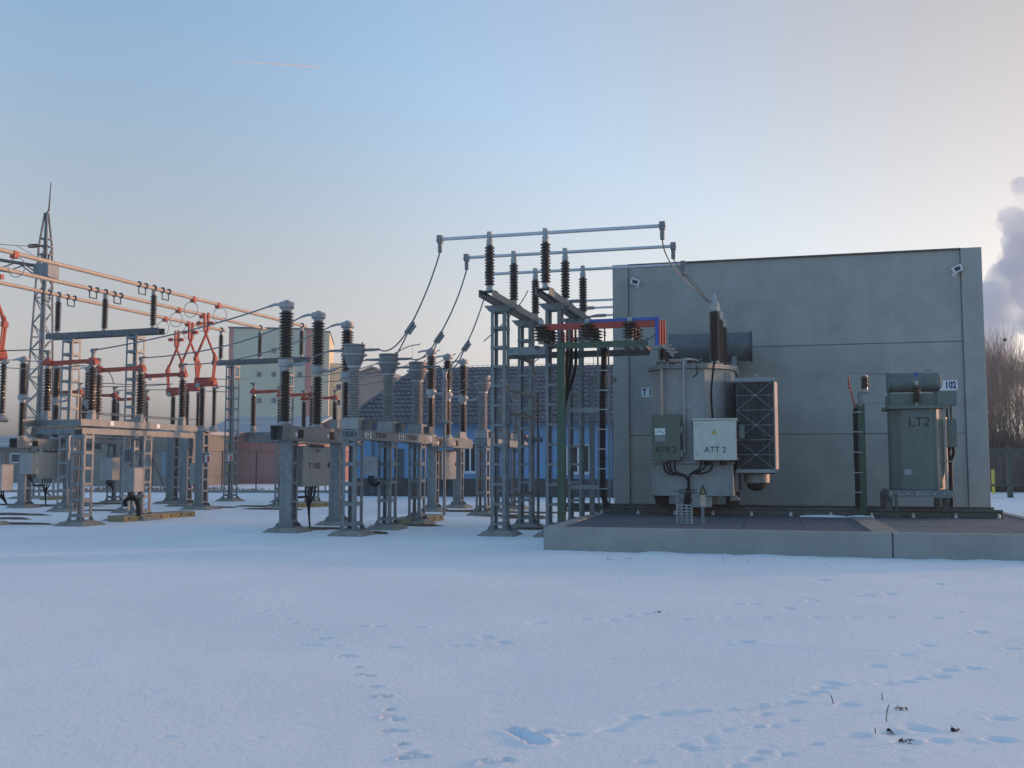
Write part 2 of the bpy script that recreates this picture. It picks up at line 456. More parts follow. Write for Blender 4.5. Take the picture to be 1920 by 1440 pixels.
nx, ny = len(xs), len(ys)
me = bpy.data.meshes.new('snow_ground')
co = np.stack([X, Y, Z], -1).reshape(-1, 3)
idx = np.arange(nx * ny).reshape(ny, nx)
q = np.stack([idx[:-1, :-1], idx[:-1, 1:], idx[1:, 1:], idx[1:, :-1]], -1).reshape(-1, 4)
me.vertices.add(len(co)); me.vertices.foreach_set('co', co.ravel())
me.loops.add(q.size); me.loops.foreach_set('vertex_index', q.ravel())
me.polygons.add(len(q)); me.polygons.foreach_set('loop_start', np.arange(0, q.size, 4)); me.polygons.foreach_set('loop_total', np.full(len(q), 4))
me.polygons.foreach_set('use_smooth', np.ones(len(q), bool))
me.update(); me.validate()
m, t, b = nt('snow')
tc = nd(t, 'ShaderNodeTexCoord')
n1 = nd(t, 'ShaderNodeTexNoise'); n1.inputs['Scale'].default_value = .45; n1.inputs['Detail'].default_value = 6
rp = nd(t, 'ShaderNodeValToRGB'); rp.color_ramp.elements[0].position = .3; rp.color_ramp.elements[1].position = .7
rp.color_ramp.elements[0].color = (.82, .835, .85, 1); rp.color_ramp.elements[1].color = (.91, .915, .92, 1)
t.links.new(tc.outputs['Object'], n1.inputs['Vector']); t.links.new(n1.outputs['Fac'], rp.inputs['Fac']); t.links.new(rp.outputs['Color'], b.inputs['Base Color'])
b.inputs['Roughness'].default_value = .75; b.inputs['Specular IOR Level'].default_value = .25
n2 = nd(t, 'ShaderNodeTexNoise'); n2.inputs['Scale'].default_value = 19; n2.inputs['Detail'].default_value = 7; n2.inputs['Roughness'].default_value = .7
t.links.new(tc.outputs['Object'], n2.inputs['Vector'])
bp = nd(t, 'ShaderNodeBump'); bp.inputs['Strength'].default_value = .75; bp.inputs['Distance'].default_value = .022
t.links.new(n2.outputs['Fac'], bp.inputs['Height']); t.links.new(bp.outputs['Normal'], b.inputs['Normal'])
M['snow'] = m
me.materials.append(m)
sn = bpy.data.objects.new('snow_ground', me); COL.objects.link(sn); tag(sn, 'snow covered yard with small animal tracks', None, None, 'structure')


# bare patches of soil round the footings
def soil_patch(cx, cy, rx, ry, rot, seed):
    rg = random.Random(seed); m = MB(); n = 28
    vs = [(cx, cy, .05)]
    for ring_, zz in ((.55, .045), (1.0, -.03)):
        for k in range(n):
            a = 2 * PI * k / n
            r = ring_ * (1 + .28 * math.sin(3 * a + seed) + .22 * rg.uniform(-1, 1))
            x, y = rx * r * math.cos(a), ry * r * math.sin(a)
            vs.append((cx + x * math.cos(rot) + y * math.sin(rot), cy - x * math.sin(rot) + y * math.cos(rot), zz))
    fs = [(0, 1 + k, 1 + (k + 1) % n) for k in range(n)] + [(1 + k, 1 + n + k, 1 + n + (k + 1) % n, 1 + (k + 1) % n) for k in range(n)]
    m.add(vs, fs, True)
    return m


sm = MB()
for i, (px, py, rx, ry) in enumerate([(600, 992, .8, .35), (40, 983, 1.0, .25), (20, 965, 1.5, .5), (25, 973, .7, .25), (215, 958, 1.2, .5), (300, 968, 1.3, .35), (70, 948, 3.2, .6), (205, 945, 1.6, .7), (215, 976, .5, .2),
                                      (960, 968, 1.3, .5), (985, 972, .9, .3), (870, 959, 1.6, .5), (1000, 962, 1.2, .3), (590, 948, 1.6, .5), (420, 952, .5, .2), (510, 955, 1.2, .4), (700, 1000, .5, .2), (480, 950, .8, .4), (780, 986, .9, .25), (990, 992, .8, .25)]):
    p = at_z(px, py); m_ = soil_patch(p.x, p.y, rx, ry, .26, i)
    sm.add(m_.v, m_.f, True)
tag(obj('bare_soil', sm, M['soil']), 'patches of bare brown soil in the snow round the footings', None, None, 'structure')

# dry grass stalks and leaf litter poking through the snow
gm = MB(); rg = random.Random(11)
for zx, zy, h in [(1467, 348, .13), (1585, 340, .10), (1597, 370, .10), (1590, 390, .09), (1567, 418, .06), (1207, 18, .22), (935, 12, .15)]:
    p = at_z(*tz(zx, zy))
    for k in range(1):
        a = rg.uniform(0, 6.28); l = rg.uniform(.01, .03)
        h_ = h; h = h_ * .48; gm.tube([(p.x + rg.uniform(-.015, .015), p.y + rg.uniform(-.015, .015), -.05), (p.x + l * .4 * math.cos(a), p.y + l * .4 * math.sin(a), h * .55), (p.x + l * math.cos(a), p.y + l * math.sin(a), h * rg.uniform(.7, 1))], [.004, .003, .001], 4); h = h_
for zx, zy, s in [(1628, 363, .055), (1640, 441, .06), (1757, 414, .03), (1600, 416, .025), (1268, 17, .10), (945, 12, .08), (1545, 75, .04), (1445, 24, .06), (1055, 135, .07), (1770, 137, .03), (985, 10, .06)]:
    p = at_z(*tz(zx, zy))
    for k in range(9):
        a = rg.uniform(0, 6.28); d = s * .7 * rg.random() ** .6
        c = Vector((p.x + d * math.cos(a), p.y + d * .6 * math.sin(a), rg.uniform(-.02, .008)))
        e1 = Vector((rg.uniform(-1, 1), rg.uniform(-1, 1), rg.uniform(-.3, .5))).normalized() * rg.uniform(.012, .028)
        e2 = e1.cross(Vector((rg.uniform(-.4, .4), rg.uniform(-.4, .4), 1))).normalized() * rg.uniform(.008, .016)
        gm.add([c - e1, c - e2, c + e1, c + e2 + Vector((0, 0, .008))], [(0, 1, 2), (0, 2, 3)])
M['litter'] = mat_noise('brown leaf litter', (.035, .02, .014), (.10, .05, .025), .9, 0, 30, 3)
tag(obj('dry_grass', gm, M['litter']), 'dry grass stalks and brown leaves poking through the snow', 'grass', None, 'stuff')


# ------------------------------------------------------------------ common steel parts
def footing_mesh(w=.52, b=1.05, h=.11):
    m = MB(); n = 4
    lo = [(sx * b / 2, sy * b / 2, -.06) for sx, sy in ((-1, -1), (1, -1), (1, 1), (-1, 1))]
    mid = [(sx * (w / 2 + (b - w) * .12), sy * (w / 2 + (b - w) * .12), h * .93) for sx, sy in ((-1, -1), (1, -1), (1, 1), (-1, 1))]
    hi = [(sx * w / 2, sy * w / 2, h) for sx, sy in ((-1, -1), (1, -1), (1, 1), (-1, 1))]
    m.add(lo + mid + hi, [(i, (i + 1) % 4, 4 + (i + 1) % 4, 4 + i) for i in range(4)] + [(4 + i, 4 + (i + 1) % 4, 8 + (i + 1) % 4, 8 + i) for i in range(4)] + [(8, 9, 10, 11)])
    return m


_cache = {}


def cached(key, fn, mat):
    if key not in _cache: _cache[key] = fn().mesh(key[0], mat)
    return _cache[key]


def add_footing(parent, u, v, size=1.05, name='footing'):
    return obj(name, cached(('footing', size), lambda: footing_mesh(.52 * size / 1.05, size), M['foot']), None, parent, (u, v, 0))


def base_plate(m, x, y, w=.5, z=.11):
    m.box((x, y, z + .014), (w, w, .028))
    for sx in (-1, 1):
        for sy in (-1, 1):
            q = w / 2 - .045
            m.cyl((x + sx * q, y + sy * q, z + .0285), .014, .07, 6)
            m.cyl((x + sx * q, y + sy * q, z + .0285), .028, .022, 6)


def lattice_col(w, d, z1, step=.36, leg=.07, t=.009, bat=.075, z0=.11, plate=.5, gus=True):
    """four angle legs joined by flat battens on every face"""
    m = MB()
    zb = z0 + .0285
    for sx in (-1, 1):
        for sy in (-1, 1):
            x, y = sx * w / 2, sy * d / 2
            m.span((x, y, zb), (x - sx * leg, y - sy * t, z1))
            m.span((x, y - sy * t, zb), (x - sx * t, y - sy * leg, z1))
            if gus:
                m.prism([(x, zb), (x + sx * .07, zb), (x + sx * .07, zb + .02), (x, zb + .13)], y - sy * .02, y - sy * .032, 'y')
    n = max(2, round((z1 - zb - .25) / step))
    for i in range(n + 1):
        z = zb + .12 + (z1 - zb - .2) * i / n
        for s in (-1, 1):
            m.box((0, s * (d / 2 + .005), z), (w - .012, .008, bat))
            m.box((s * (w / 2 + .005), 0, z), (.008, d - .012, bat))
    base_plate(m, 0, 0, plate, z0)
    return m


def channel_col(w, d, z1, step=.36, z0=.11, plate=.5, fl=.09, t=.012, bat=.06):
    """two channels, webs facing the viewer and away, battens on the sides"""
    m = MB(); zb = z0 + .0285
    for sy in (-1, 1):
        y = sy * d / 2
        m.span((-w / 2, y, zb), (w / 2, y - sy * t, z1))
        for sx in (-1, 1):
            m.span((sx * w / 2, y - sy * t, zb), (sx * (w / 2 - t), y - sy * fl, z1))
            m.prism([(sx * w / 2, zb), (sx * (w / 2 + .09), zb), (sx * (w / 2 + .09), zb + .015), (sx * w / 2, zb + .12)], y - sy * .004, y - sy * .014, 'y')
    n = max(2, round((z1 - zb - .25) / step))
    for i in range(n + 1):
        z = zb + .12 + (z1 - zb - .2) * i / n
        for s in (-1, 1):
            m.box((s * (w / 2 + .004), 0, z), (.007, d - .05, bat))
    base_plate(m, 0, 0, plate, z0)
    return m


def sheds(h, rc, rs, n, alt=.86, seg=18):
    prof = [(rc, 0), (rc, .012)]
    p = (h - .03) / n
    for i in range(n):
        r = rs if i % 2 == 0 else rc + (rs - rc) * alt
        z = .015 + p * i
        prof += [(rc, z + p * .05), (rc + (r - rc) * .75, z + p * .20), (r, z + p * .30), (r * .995, z + p * .44), (rc + (r - rc) * .35, z + p * .72), (rc, z + p * .92)]
    prof += [(rc, h)]
    return MB().lathe(prof, (0, 0, 0), seg)


def add_ins(parent, pos, h, rs, n, rc=None, mat='brown', cap=.10, base=.09, capr=None, name='insulator'):
    """insulator part with a metal cap and a metal base as sub-parts; pos = underside of its base"""
    rc = rc or rs * .62; capr = capr or rc * 1.08
    body = h - cap - base
    ins = obj(name, cached((name, body, rs, rc, n, mat), lambda: sheds(body, rc, rs, n), M[mat]), None, parent, (pos[0], pos[1], pos[2] + base))
    if base > 0:
        def fb():
            return MB().lathe([(capr * 1.35, 0), (capr * 1.35, .022), (capr * 1.06, .03), (capr, base)], (0, 0, -base), 14)
        obj('base', cached(('base', base, capr), fb, M['cap']), None, ins)
    if cap > 0:
        def fc():
            return MB().lathe([(capr, 0), (capr * 1.05, .01), (capr * 1.05, cap * .75), (capr * .8, cap)], (0, 0, body), 14)
        obj('cap', cached(('cap', cap, capr, body), fc, M['cap']), None, ins)
    return ins


def text_mesh(txt, size, mat, depth=.004, bold=.0, align='CENTER'):
    cu = bpy.data.curves.new('lettering', 'FONT')
    cu.body = txt; cu.size = size; cu.extrude = depth / 2; cu.align_x = align; cu.align_y = 'CENTER'; cu.offset = bold
    cu.resolution_u = 3
    o = bpy.data.objects.new('lettering', cu); COL.objects.link(o)
    dg = bpy.context.evaluated_depsgraph_get()
    me = bpy.data.meshes.new_from_object(o.evaluated_get(dg))
    me.name = 'lettering'
    me.materials.clear(); me.materials.append(mat)
    bpy.data.objects.remove(o); bpy.data.curves.remove(cu)
    return me


def letter(parent, txt, size, mat, pos, face='front', bold=0.0, sx=1.0, depth=.004):
    """lettering lying on a face of its parent: front looks to -v, right looks to +u"""
    me = text_mesh(txt, size, mat, depth, bold)
    o = bpy.data.objects.new('lettering', me); COL.objects.link(o)
    o.parent = parent; o.location = pos; o.scale = (sx, 1, 1)
    o.rotation_euler = (PI / 2, 0, 0) if face == 'front' else (PI / 2, 0, PI / 2)
    return o


def wire_pts(p0, p1, p2, n=18):
    """curve from p0 to p2 passing through p1 half way"""
    p0, p1, p2 = Vector(p0), Vector(p1), Vector(p2)
    c = p1 * 2 - (p0 + p2) * .5
    return [p0 * (1 - k) ** 2 + c * 2 * k * (1 - k) + p2 * k * k for k in [i / n for i in range(n + 1)]]


def smooth_pts(pts, n=6):
    """Catmull-Rom through the points"""
    P = [Vector(p) for p in pts]; P = [P[0] * 2 - P[1]] + P + [P[-1] * 2 - P[-2]]
    out = []
    for i in range(1, len(P) - 2):
        a, b, c, d = P[i - 1:i + 3]
        for k in range(n):
            s = k / n
            out.append(.5 * ((2 * b) + (c - a) * s + (2 * a - 5 * b + 4 * c - d) * s * s + (3 * b - a - 3 * c + d) * s ** 3))
    out.append(P[-2])
    return out


def wire(label, pts, r=.016, mat='wire', name='overhead_wire', cat='wire', group='bare conductors between the apparatus', clamps=True):
    """a stranded conductor through world points, clamps at its ends"""
    m = MB().tube(pts, r, 6)
    o = obj(name, m, M[mat])
    tag(o, label, cat, group)
    return o
# ------------------------------------------------------------------ concrete fire wall
VW = 9.35
pw = lambda px, py, v=VW: PF.pv(px, py, v)
uA, uB = pw(1151, 800).x, pw(1852, 800).x
ztop = (pw(1200, 496).z + pw(1780, 470).z) / 2
zs1, zs2 = (pw(1410, 650).z + pw(1810, 640).z) / 2, (pw(1190, 816).z + pw(1780, 813).z) / 2
pu1, pu2 = pw(1180, 800).x, pw(1812, 800).x
root = PF.w(uA, VW)
wall = thing('concrete_fire_wall', 'tall grey concrete blast wall of three stacked panels behind the transformers', 'concrete wall', root, 14.5)
o3 = lambda u, v, z: (u - uA, v - VW, z)
TH = .34
for za, zb in ((-.1, zs2 - .009), (zs2 + .009, zs1 - .009), (zs1 + .009, ztop)):
    mb = MB().span(o3(pu1 + .012, VW + .02, za), o3(pu2 - .012, VW + TH - .05, zb))
    bevel(obj('panel', mb, M['conc'], wall), .012)
obj('panel_joint', MB().span(o3(pu1 + .003, VW + .034, 0), o3(pu2 - .003, VW + TH - .08, ztop - .05)), M['sealant'], wall)
for a, b in ((uA, pu1), (pu2, uB)):
    bevel(obj('pilaster', MB().span(o3(a, VW - .05, -.1), o3(b, VW + TH, ztop + .03)), M['conc'], wall), .015)
obj('coping', MB().span(o3(pu1 + .002, VW - .05, ztop + .001), o3(pu2 - .002, VW + TH + .03, ztop + .035)), M['galv_dark'], wall)
for a, b in ((uA - .10, pu1 + .0), (pu2, uB + .05)):
    obj('coping', MB().prism([(a - .0, ztop + .033), (b, ztop + .033), (b, ztop + .075), (a, ztop + .075)], VW - .12, VW + TH + .05, 'y'), M['galv_dark'], wall)


def floodlight(px, py, label, side):
    p = pw(px, py)
    f = thing('floodlight', label, 'floodlight', PF.w(p.x, VW + .02, p.z), 14.5, 'floodlights on the fire wall'); f.scale = (.72, .9, .72)
    m = MB().cyl((side * .06, -.012, -.12), .085, .03, 12, 'y').box((side * .05, -.05, -.12), (.05, .10, .04)).bar((side * .05, -.09, -.12), (0, -.16, -.02), .03, .03)
    obj('bracket', m, M['whitep'], f)
    hd = MB(); 
    a = R(-25) * side
    body = [(-.16, -.10), (.16, -.10), (.18, .13), (-.18, .13)]
    hd.prism([(x * math.cos(a) - z * math.sin(a), x * math.sin(a) + z * math.cos(a)) for x, z in body], -.24, -.14, 'y')
    h = obj('housing', hd, M['whitep'], f)
    lens = MB().prism([((x * .62) * math.cos(a) - (z * .6) * math.sin(a), (x * .62) * math.sin(a) + (z * .6) * math.cos(a)) for x, z in body], -.247, -.2405, 'y')
    obj('lens', lens, M['dark'], h)
    return f


floodlight(1192, 531, 'small floodlight at the top of the wall above the busbar bridge', 1)
floodlight(1793, 507, 'small floodlight at the top of the wall above the green transformer', -1)


def plate_sign(u0, z0, w_, h_, txt, label, v, size):
    s = thing('number_plate', label, 'sign', PF.w(u0, v, z0), 14.5, 'number plates on the fire wall')
    obj('plate', MB().box((0, 0, 0), (w_, .012, h_)), M['plate'], s)
    letter(s, txt, size, M['inkblue'], (0, -.0085, 0), bold=.011, sx=.74)
    return s


q0, q1 = pw(1202, 745), pw(1229, 727)
plate_sign((q0.x + q1.x) / 2 + .06, (q0.z + q1.z) / 2, .50, .26, 'T 102', 'white T 102 number plate half hidden behind the big transformer', VW + .008, .25)
q0, q1 = pw(1760, 732), pw(1792, 713)
plate_sign((q0.x + q1.x) / 2, (q0.z + q1.z) / 2, .50, .26, 'T 102', 'white T 102 number plate on the wall above the green transformer', VW + .008, .25)

# ------------------------------------------------------------------ plinth (oil pit) with grating and rails
ZP = .435
pj = PF.u(1674, 0, 1010)
PW, PD = 9.7, 8.75
pl = thing('concrete_plinth', 'long low concrete plinth carrying both transformers on rails', 'plinth', PF.w(0, 0), 14.5)
for a, b in ((0, pj - .012), (pj + .012, PW)):
    bevel(obj('front_wall', MB().span((a, 0, -.15), (b, .26, ZP)), M['conc2'], pl), .02, 3)
bevel(obj('side_wall', MB().span((0, .262, -.15), (.24, PD, ZP)), M['conc2'], pl), .02, 3)
bevel(obj('side_wall', MB().span((PW - .24, .262, -.15), (PW, PD, ZP)), M['conc2'], pl), .02, 3)
bevel(obj('back_wall', MB().span((.242, PD - .24, -.15), (PW - .242, PD, ZP)), M['conc2'], pl), .02, 3)
bevel(obj('divider_wall', MB().span((pj - .30, .262, -.15), (pj + .16, PD - .242, ZP - .004)), M['foot'], pl), .015, 2)
obj('joint_filler', MB().span((pj - .0115, .03, -.1), (pj + .0115, .25, ZP - .01)), M['galv_dark'], pl)
rgp = random.Random(5)
gw = (pj - .30 - .245) / 5
for i in range(5):
    for j in range(4):
        a = .245 + gw * i; v0 = .265 + (PD - .51) / 4 * j
        obj('grating', MB().span((a + .004, v0 + .004, ZP - .10), (a + gw - .004, v0 + (PD - .51) / 4 - .006, ZP - .022 - rgp.random() * .006)), M['grate'], pl)
M['slab'] = mat_noise('grey cover slab', (.125, .142, .155), (.175, .192, .203), .85, 0, 3, 8, 0, 40, spec=.2)
gw2 = (PW - .245 - pj - .162) / 3
for i in range(3):
    for j in range(4):
        a = pj + .162 + gw2 * i; v0 = .265 + (PD - .51) / 4 * j
        obj('cover_slab', MB().span((a + .004, v0 + .004, ZP - .10), (a + gw2 - .004, v0 + (PD - .51) / 4 - .006, ZP - .020 - rgp.random() * .006)), M['slab'], pl)
# strips of snow left on the plinth
sm = MB()
for (x0, x1, v0, v1, s) in ((1500, 1590, 5.25, 5.55, 1), (1590, 1640, 5.3, 5.5, 2), (1690, 1735, 7.3, 7.6, 3), (1585, 1610, 7.3, 7.6, 4)):
    ua, ub = PF.u(x0, v0, 968), PF.u(x1, v0, 968); n = 14
    rgs = random.Random(s)
    top = [(ua + (ub - ua) * i / n, v0 + rgs.uniform(0, .07), ZP - .02) for i in range(n + 1)]
    bot = [(ua + (ub - ua) * i / n, v1 + rgs.uniform(-.07, 0), ZP - .02) for i in range(n + 1)]
    mid = [((a[0] + b[0]) / 2, (a[1] + b[1]) / 2, ZP + .028 * math.sin(PI * i / n) ** .5 - .004) for i, (a, b) in enumerate(zip(top, bot))]
    k = n + 1
    sm.add(top + mid + bot, [(i, i + 1, k + i + 1, k + i) for i in range(n)] + [(k + i, k + i + 1, 2 * k + i + 1, 2 * k + i) for i in range(n)], True)
so = obj('snow_strip', sm, M['snow'], None, PF.w(0, 0), (0, 0, -R(14.5))); tag(so, 'thin strip of snow left beside the rail on the plinth', 'snow', None, 'stuff')

VR1, VR2 = 5.66, 7.10
railroot = None
for v, ua, ub, lab in ((VR1, PF.u(1122, VR1, 962), PF.u(1880, VR1, 962), 'dark steel rail on the plinth nearer to the snow, with bright clips'), (VR2, PF.u(1060, VR2, 955), PF.u(1863, VR2, 950), 'dark steel rail on the plinth nearer to the concrete wall')):
    r_ = thing('steel_rail', lab, 'rail', PF.w(ua, v, ZP - .022), 14.5, 'rails under the transformers')
    L_ = ub - ua
    prof = [(-.10, 0), (.10, 0), (.10, .018), (.012, .03), (.012, .13), (.05, .145), (.05, .19), (-.05, .19), (-.05, .145), (-.012, .13), (-.012, .03), (-.10, .018)]
    obj('rail_bar', MB().prism(prof, 0, L_, 'x'), M['rail'], r_)
    obj('sole_plate', MB().span((0, -.16, -.03), (L_, .16, -.001)), M['rail'], r_)
    nclip = 11
    cm = MB().box((0, 0, .02), (.07, .06, .05)).cyl((0, 0, .045), .018, .05, 8).cyl((0, 0, .05), .03, .02, 6).mesh('clip', M['bolt'])
    for i in range(nclip):
        obj('clip', cm, None, r_, (.10 + (L_ - .2) * i / (nclip - 1), -.125, .012))

# ------------------------------------------------------------------ power transformer
VF = 4.9; VB = 8.15
ZR = ZP + .17
tu0 = PF.u(1297, VF, 800)
tr = thing('power_transformer', 'big pale grey power transformer with black bushings, cabinets marked ATR 2 and ATT 2', 'transformer', PF.w(tu0, VF, ZR), 14.5)
def T(px, py, v):
    p = PF.pv(px, py, v); return Vector((p.x - tu0, v - VF, p.z - ZR))
TU = lambda px, v=VF: T(px, 800, v).x
TZ = lambda py, v=VF, px=1297: T(px, py, v).z
DV = VB - VF
uL, uR = TU(1218), TU(1374)
zc = TZ(690); zl = TZ(868); zb = TZ(930)
poly = [(uL, .42), (uL + .40, 0), (TU(1322), 0), (TU(1359, VF + .45), .45), (uR + .02, .95), (uR + .02, DV - .5), (uR - .4, DV), (uL + .4, DV), (uL, DV - .42)]
bevel(obj('tank', MB().prism(poly, zl - .02, zc), M['tank'], tr), .025, 3)
cen = (sum(p[0] for p in poly) / 9, sum(p[1] for p in poly) / 9)
def grow_poly(k):
    return [(p[0] + (k if p[0] > cen[0] else -k) , p[1] + (k if p[1] > cen[1] else -k)) for p in poly]
m = MB().prism(grow_poly(.07), zc + .001, zc + .035).prism(grow_poly(.075), zc + .045, zc + .085)
pg = grow_poly(.055)
for i in range(len(pg)):
    a, b = Vector(pg[i]), Vector(pg[(i + 1) % len(pg)])
    k = max(1, int((b - a).length / .17))
    for j in range(k):
        p = a + (b - a) * ((j + .5) / k); m.cyl((p.x, p.y, zc - .025), .015, .15, 6)
obj('cover', m, M['tank'], tr)
zt = zc + .086
m = MB().span((TU(1222), -.06, zb), (TU(1374), DV - .1, zl - .021)).span((TU(1222) - .05, -.12, zl - .02), (TU(1374) + .03, DV - .05, zl + .03))
for px in (1226, 1298, 1368):
    m.box((TU(px), -.075, (zb + zl) / 2 - .02), (.035, .028, zl - zb - .06))
m.prism([(TU(1263), zb - .001), (TU(1335), zb - .001), (TU(1330), zb - .26), (TU(1266), zb - .26)], .0, DV - .3, 'y')
bevel(obj('lower_tank', m, M['tank'], tr), .012)
p_ = T(1299, 800, VF - .004); obj('rating_plate', MB().box((TU(1291), -.006, TZ(760)), (.17, .008, .13)), M['cap'], tr)
for px in (1253, 1321):
    obj('weld_rib', MB().box((TU(px), -.006, (zl + zc) / 2), (.014, .012, zc - zl - .08)), M['tank'], tr)
obj('oil_level_gauge', MB().cyl((TU(1330) - .02, .12, TZ(730)), .05, .05, 14, 'y'), M['plate'], tr)
for px, v_ in ((1226, .30), (1366, .50)):
    obj('lifting_lug', MB().prism([(TU(px) - .05, zc - .30), (TU(px) + .05, zc - .30), (TU(px) + .05, zc - .12), (TU(px) - .05, zc - .06)], v_ - .02, v_ + .02, 'y'), M['tank'], tr)
# wheels
for px in (1240, 1371):
    for v in (VR1, VR2):
        u_ = TU(px, v)
        m = MB().box((u_, v - VF, .27), (.36, .30, .09)).prism([(u_ - .16, .22), (u_ + .16, .22), (u_ + .07, .05), (u_ - .07, .05)], v - VF - .13, v - VF - .10, 'y').prism([(u_ - .16, .22), (u_ + .16, .22), (u_ + .07, .05), (u_ - .07, .05)], v - VF + .10, v - VF + .13, 'y')
        wb = obj('wheel', MB().lathe([(.05, -.09), (.155, -.085), (.155, -.05), (.13, -.045), (.13, .05), (.155, .055), (.155, .08), (.05, .085)], (u_, v - VF, .13 - .01), 20, 'y'), M['dark'], tr)
        obj('bogie', m, M['dark'], wb)
# high voltage bushings
HVT = []
for i, (px, py0, v) in enumerate([(1343, 584, VF + .45), (1350, 600, VF + 1.55), (1357, 614, VF + 2.65)]):
    u_ = TU(px, v)
    z1 = PF.pv(px, py0, v).z - ZR
    h = z1 - zt
    ins = add_ins(tr, (u_, v - VF, zt), h, .135, 26, .095, 'brown', .0, .10, name='high_voltage_bushing')
    m = MB().lathe([(.10, h - .10), (.115, h - .09), (.115, h + .10), (.07, h + .12), (.05, h + .2), (.05, h + .30)], (0, 0, 0), 14)
    m.box((0, 0, h + .33), (.10, .05, .12))
    m.ring((0.0, -.03, h + .40), .05, .012, 'y', 12).ring((0.07, .03, h + .38), .05, .012, 'y', 12)
    obj('terminal', m, M['cap'], ins)
    HVT.append(PF.w(tu0 + u_ - .05, v, ZR + zt + h + .22))
    obj('turret', MB().lathe([(.17, 0), (.17, .04), (.15, .05)], (u_, v - VF, zt), 18), M['tank'], tr)
# low voltage bushings in a row going back
for i in range(4):
    v = VF + .35 + i * .78; px = 1244 + i * 6
    u_ = TU(px, v)
    ins = add_ins(tr, (u_, v - VF, zt + .10), .46, .13, 5, .055, 'brown', .12, .05, capr=.05, name='low_voltage_bushing')
    obj('flange_box', MB().box((u_, v - VF, zt + .051), (.28, .28, .10)), M['greentank'], tr)
    obj('clamp', MB().box((.07, 0, .44), (.16, .05, .05)).cyl((.0, 0, .36), .02, .12, 8), M['copper_sunlit'], ins)
# conservator drum
vc = VF + 3.72
ca, cb = T(1255, 652, vc), T(1408, 652, vc)
rad = .385
cz = ca.z - .03
m = MB().lathe([(rad * .96, 0), (rad, .03), (rad, cb.x - ca.x - .03), (rad * .98, cb.x - ca.x)], (ca.x, vc - VF, cz), 32, 'x')
co_ = obj('conservator', m, M['tank2'], tr)
obj('end_flange', MB().cyl((cb.x, vc - VF, cz), rad + .05, .035, 28, 'x'), M['galv_dark'], co_)
m = MB()
for k in (.2, .8):
    x = ca.x + (cb.x - ca.x) * k
    m.box((x, vc - VF - .3, (zt + cz - rad) / 2 - .1), (.12, .08, cz - rad - zt + .4)).box((x, vc - VF, cz - rad - .02), (.14, .7, .05))
obj('saddle', m, M['tank'], co_)
# radiator bank with guard
vr = VF + .12
ra, rb = T(1379, 712, vr), T(1457, 884, vr)
zr1, zr0 = ra.z, rb.z
rd = 2.3
m = MB(); fe_ = MB(); nf = 17
for i in range(nf):
    x = ra.x + .02 + (rb.x - ra.x - .10) * i / (nf - 1)
    fe_.span((x - .007, vr - VF, zr0 + .05), (x + .007, vr - VF + .05, zr1 - .06)); m.span((x - .022, vr - VF + .06, zr0 + .05), (x + .022, vr - VF + rd, zr1 - .06))
rad_o = obj('radiator', m, M['fin'], tr)
obj('fin_edge', fe_, M['galv_dark'], rad_o)  # lighter front strips, kept apart from the shade-coloured fins
for z0__, z1__ in ((zr1 - .058, zr1 + .04), (zr0 - .03, zr0 + .048)):
    obj('header', MB().span((ra.x - .02, vr - VF - .03, z0__), (rb.x, vr - VF + rd, z1__)), M['tank'], rad_o)
obj('side_panel', MB().prism([(rb.x - .045, vr - VF - .02), (rb.x - .02, vr - VF - .02), (rb.x + .045, vr - VF + .22), (rb.x + .045, vr - VF + rd), (rb.x - .045, vr - VF + rd)], zr0 + .049, zr1 - .059), M['tank'], rad_o)  # front edge slanted, shaped to show a sunlit strip
m = MB(); gy = vr - VF - .035
x0, x1 = ra.x + .02, rb.x - .04
gz = [zr0 + .04, 0, 0, 0, 0, 0, zr1 - .03]
hh = (gz[6] - gz[0]) / 3
for k in range(3):
    a = gz[0] + hh * k
    m.tube([(x0, gy, a), (x1, gy, a + hh)], .006, 5).tube([(x0, gy, a + hh), (x1, gy, a)], .006, 5)
    m.tube([(x0 - .04, gy, a + hh / 2), (x1 + .03, gy, a + hh / 2)], .0065, 5).tube([(x0 - .04, gy, a + hh), (x1 + .03, gy, a + hh)], .0065, 5)
    m.cyl(((x0 + x1) / 2, gy - .01, a + hh / 2), .022, .02, 10, 'y')
obj('guard', m, M['cap'], rad_o)
obj('lifting_eye', MB().box(((ra.x + rb.x) / 2 + .03, vr - VF + .1, zr1 + .085), (.09, .03, .09)), M['tank'], rad_o)
# connecting pipes between tank and radiator
m = MB()
for z_ in (zr1 - .2, zr0 + .2):
    m.tube([(uR - .2, 1.2, z_), (ra.x + .05, 1.2, z_)], .07, 10)
obj('oil_pipe', m, M['tank'], tr)
# fan below the radiator
fa, fb_ = T(1395, 892, vr), T(1441, 912, vr)
fx = (fa.x + fb_.x) / 2
fo = obj('fan', MB().lathe([(.30, 0), (.30, -.20), (.26, -.22)], (fx, .75, zr0 - .06), 20), M['tank'], tr)
obj('fan_guard', MB().lathe([(.25, 0), (.20, -.10), (.12, -.16), (.02, -.18)], (fx, .75, zr0 - .285), 16), M['dark'], fo)
obj('fan_bracket', MB().span((ra.x, .3, zr0 - .06), (rb.x - .05, .36, zr0 - .031)).span((ra.x + .02, .3, zr0 - .42), (ra.x + .09, .38, zr0 - .06)), M['dark'], fo)
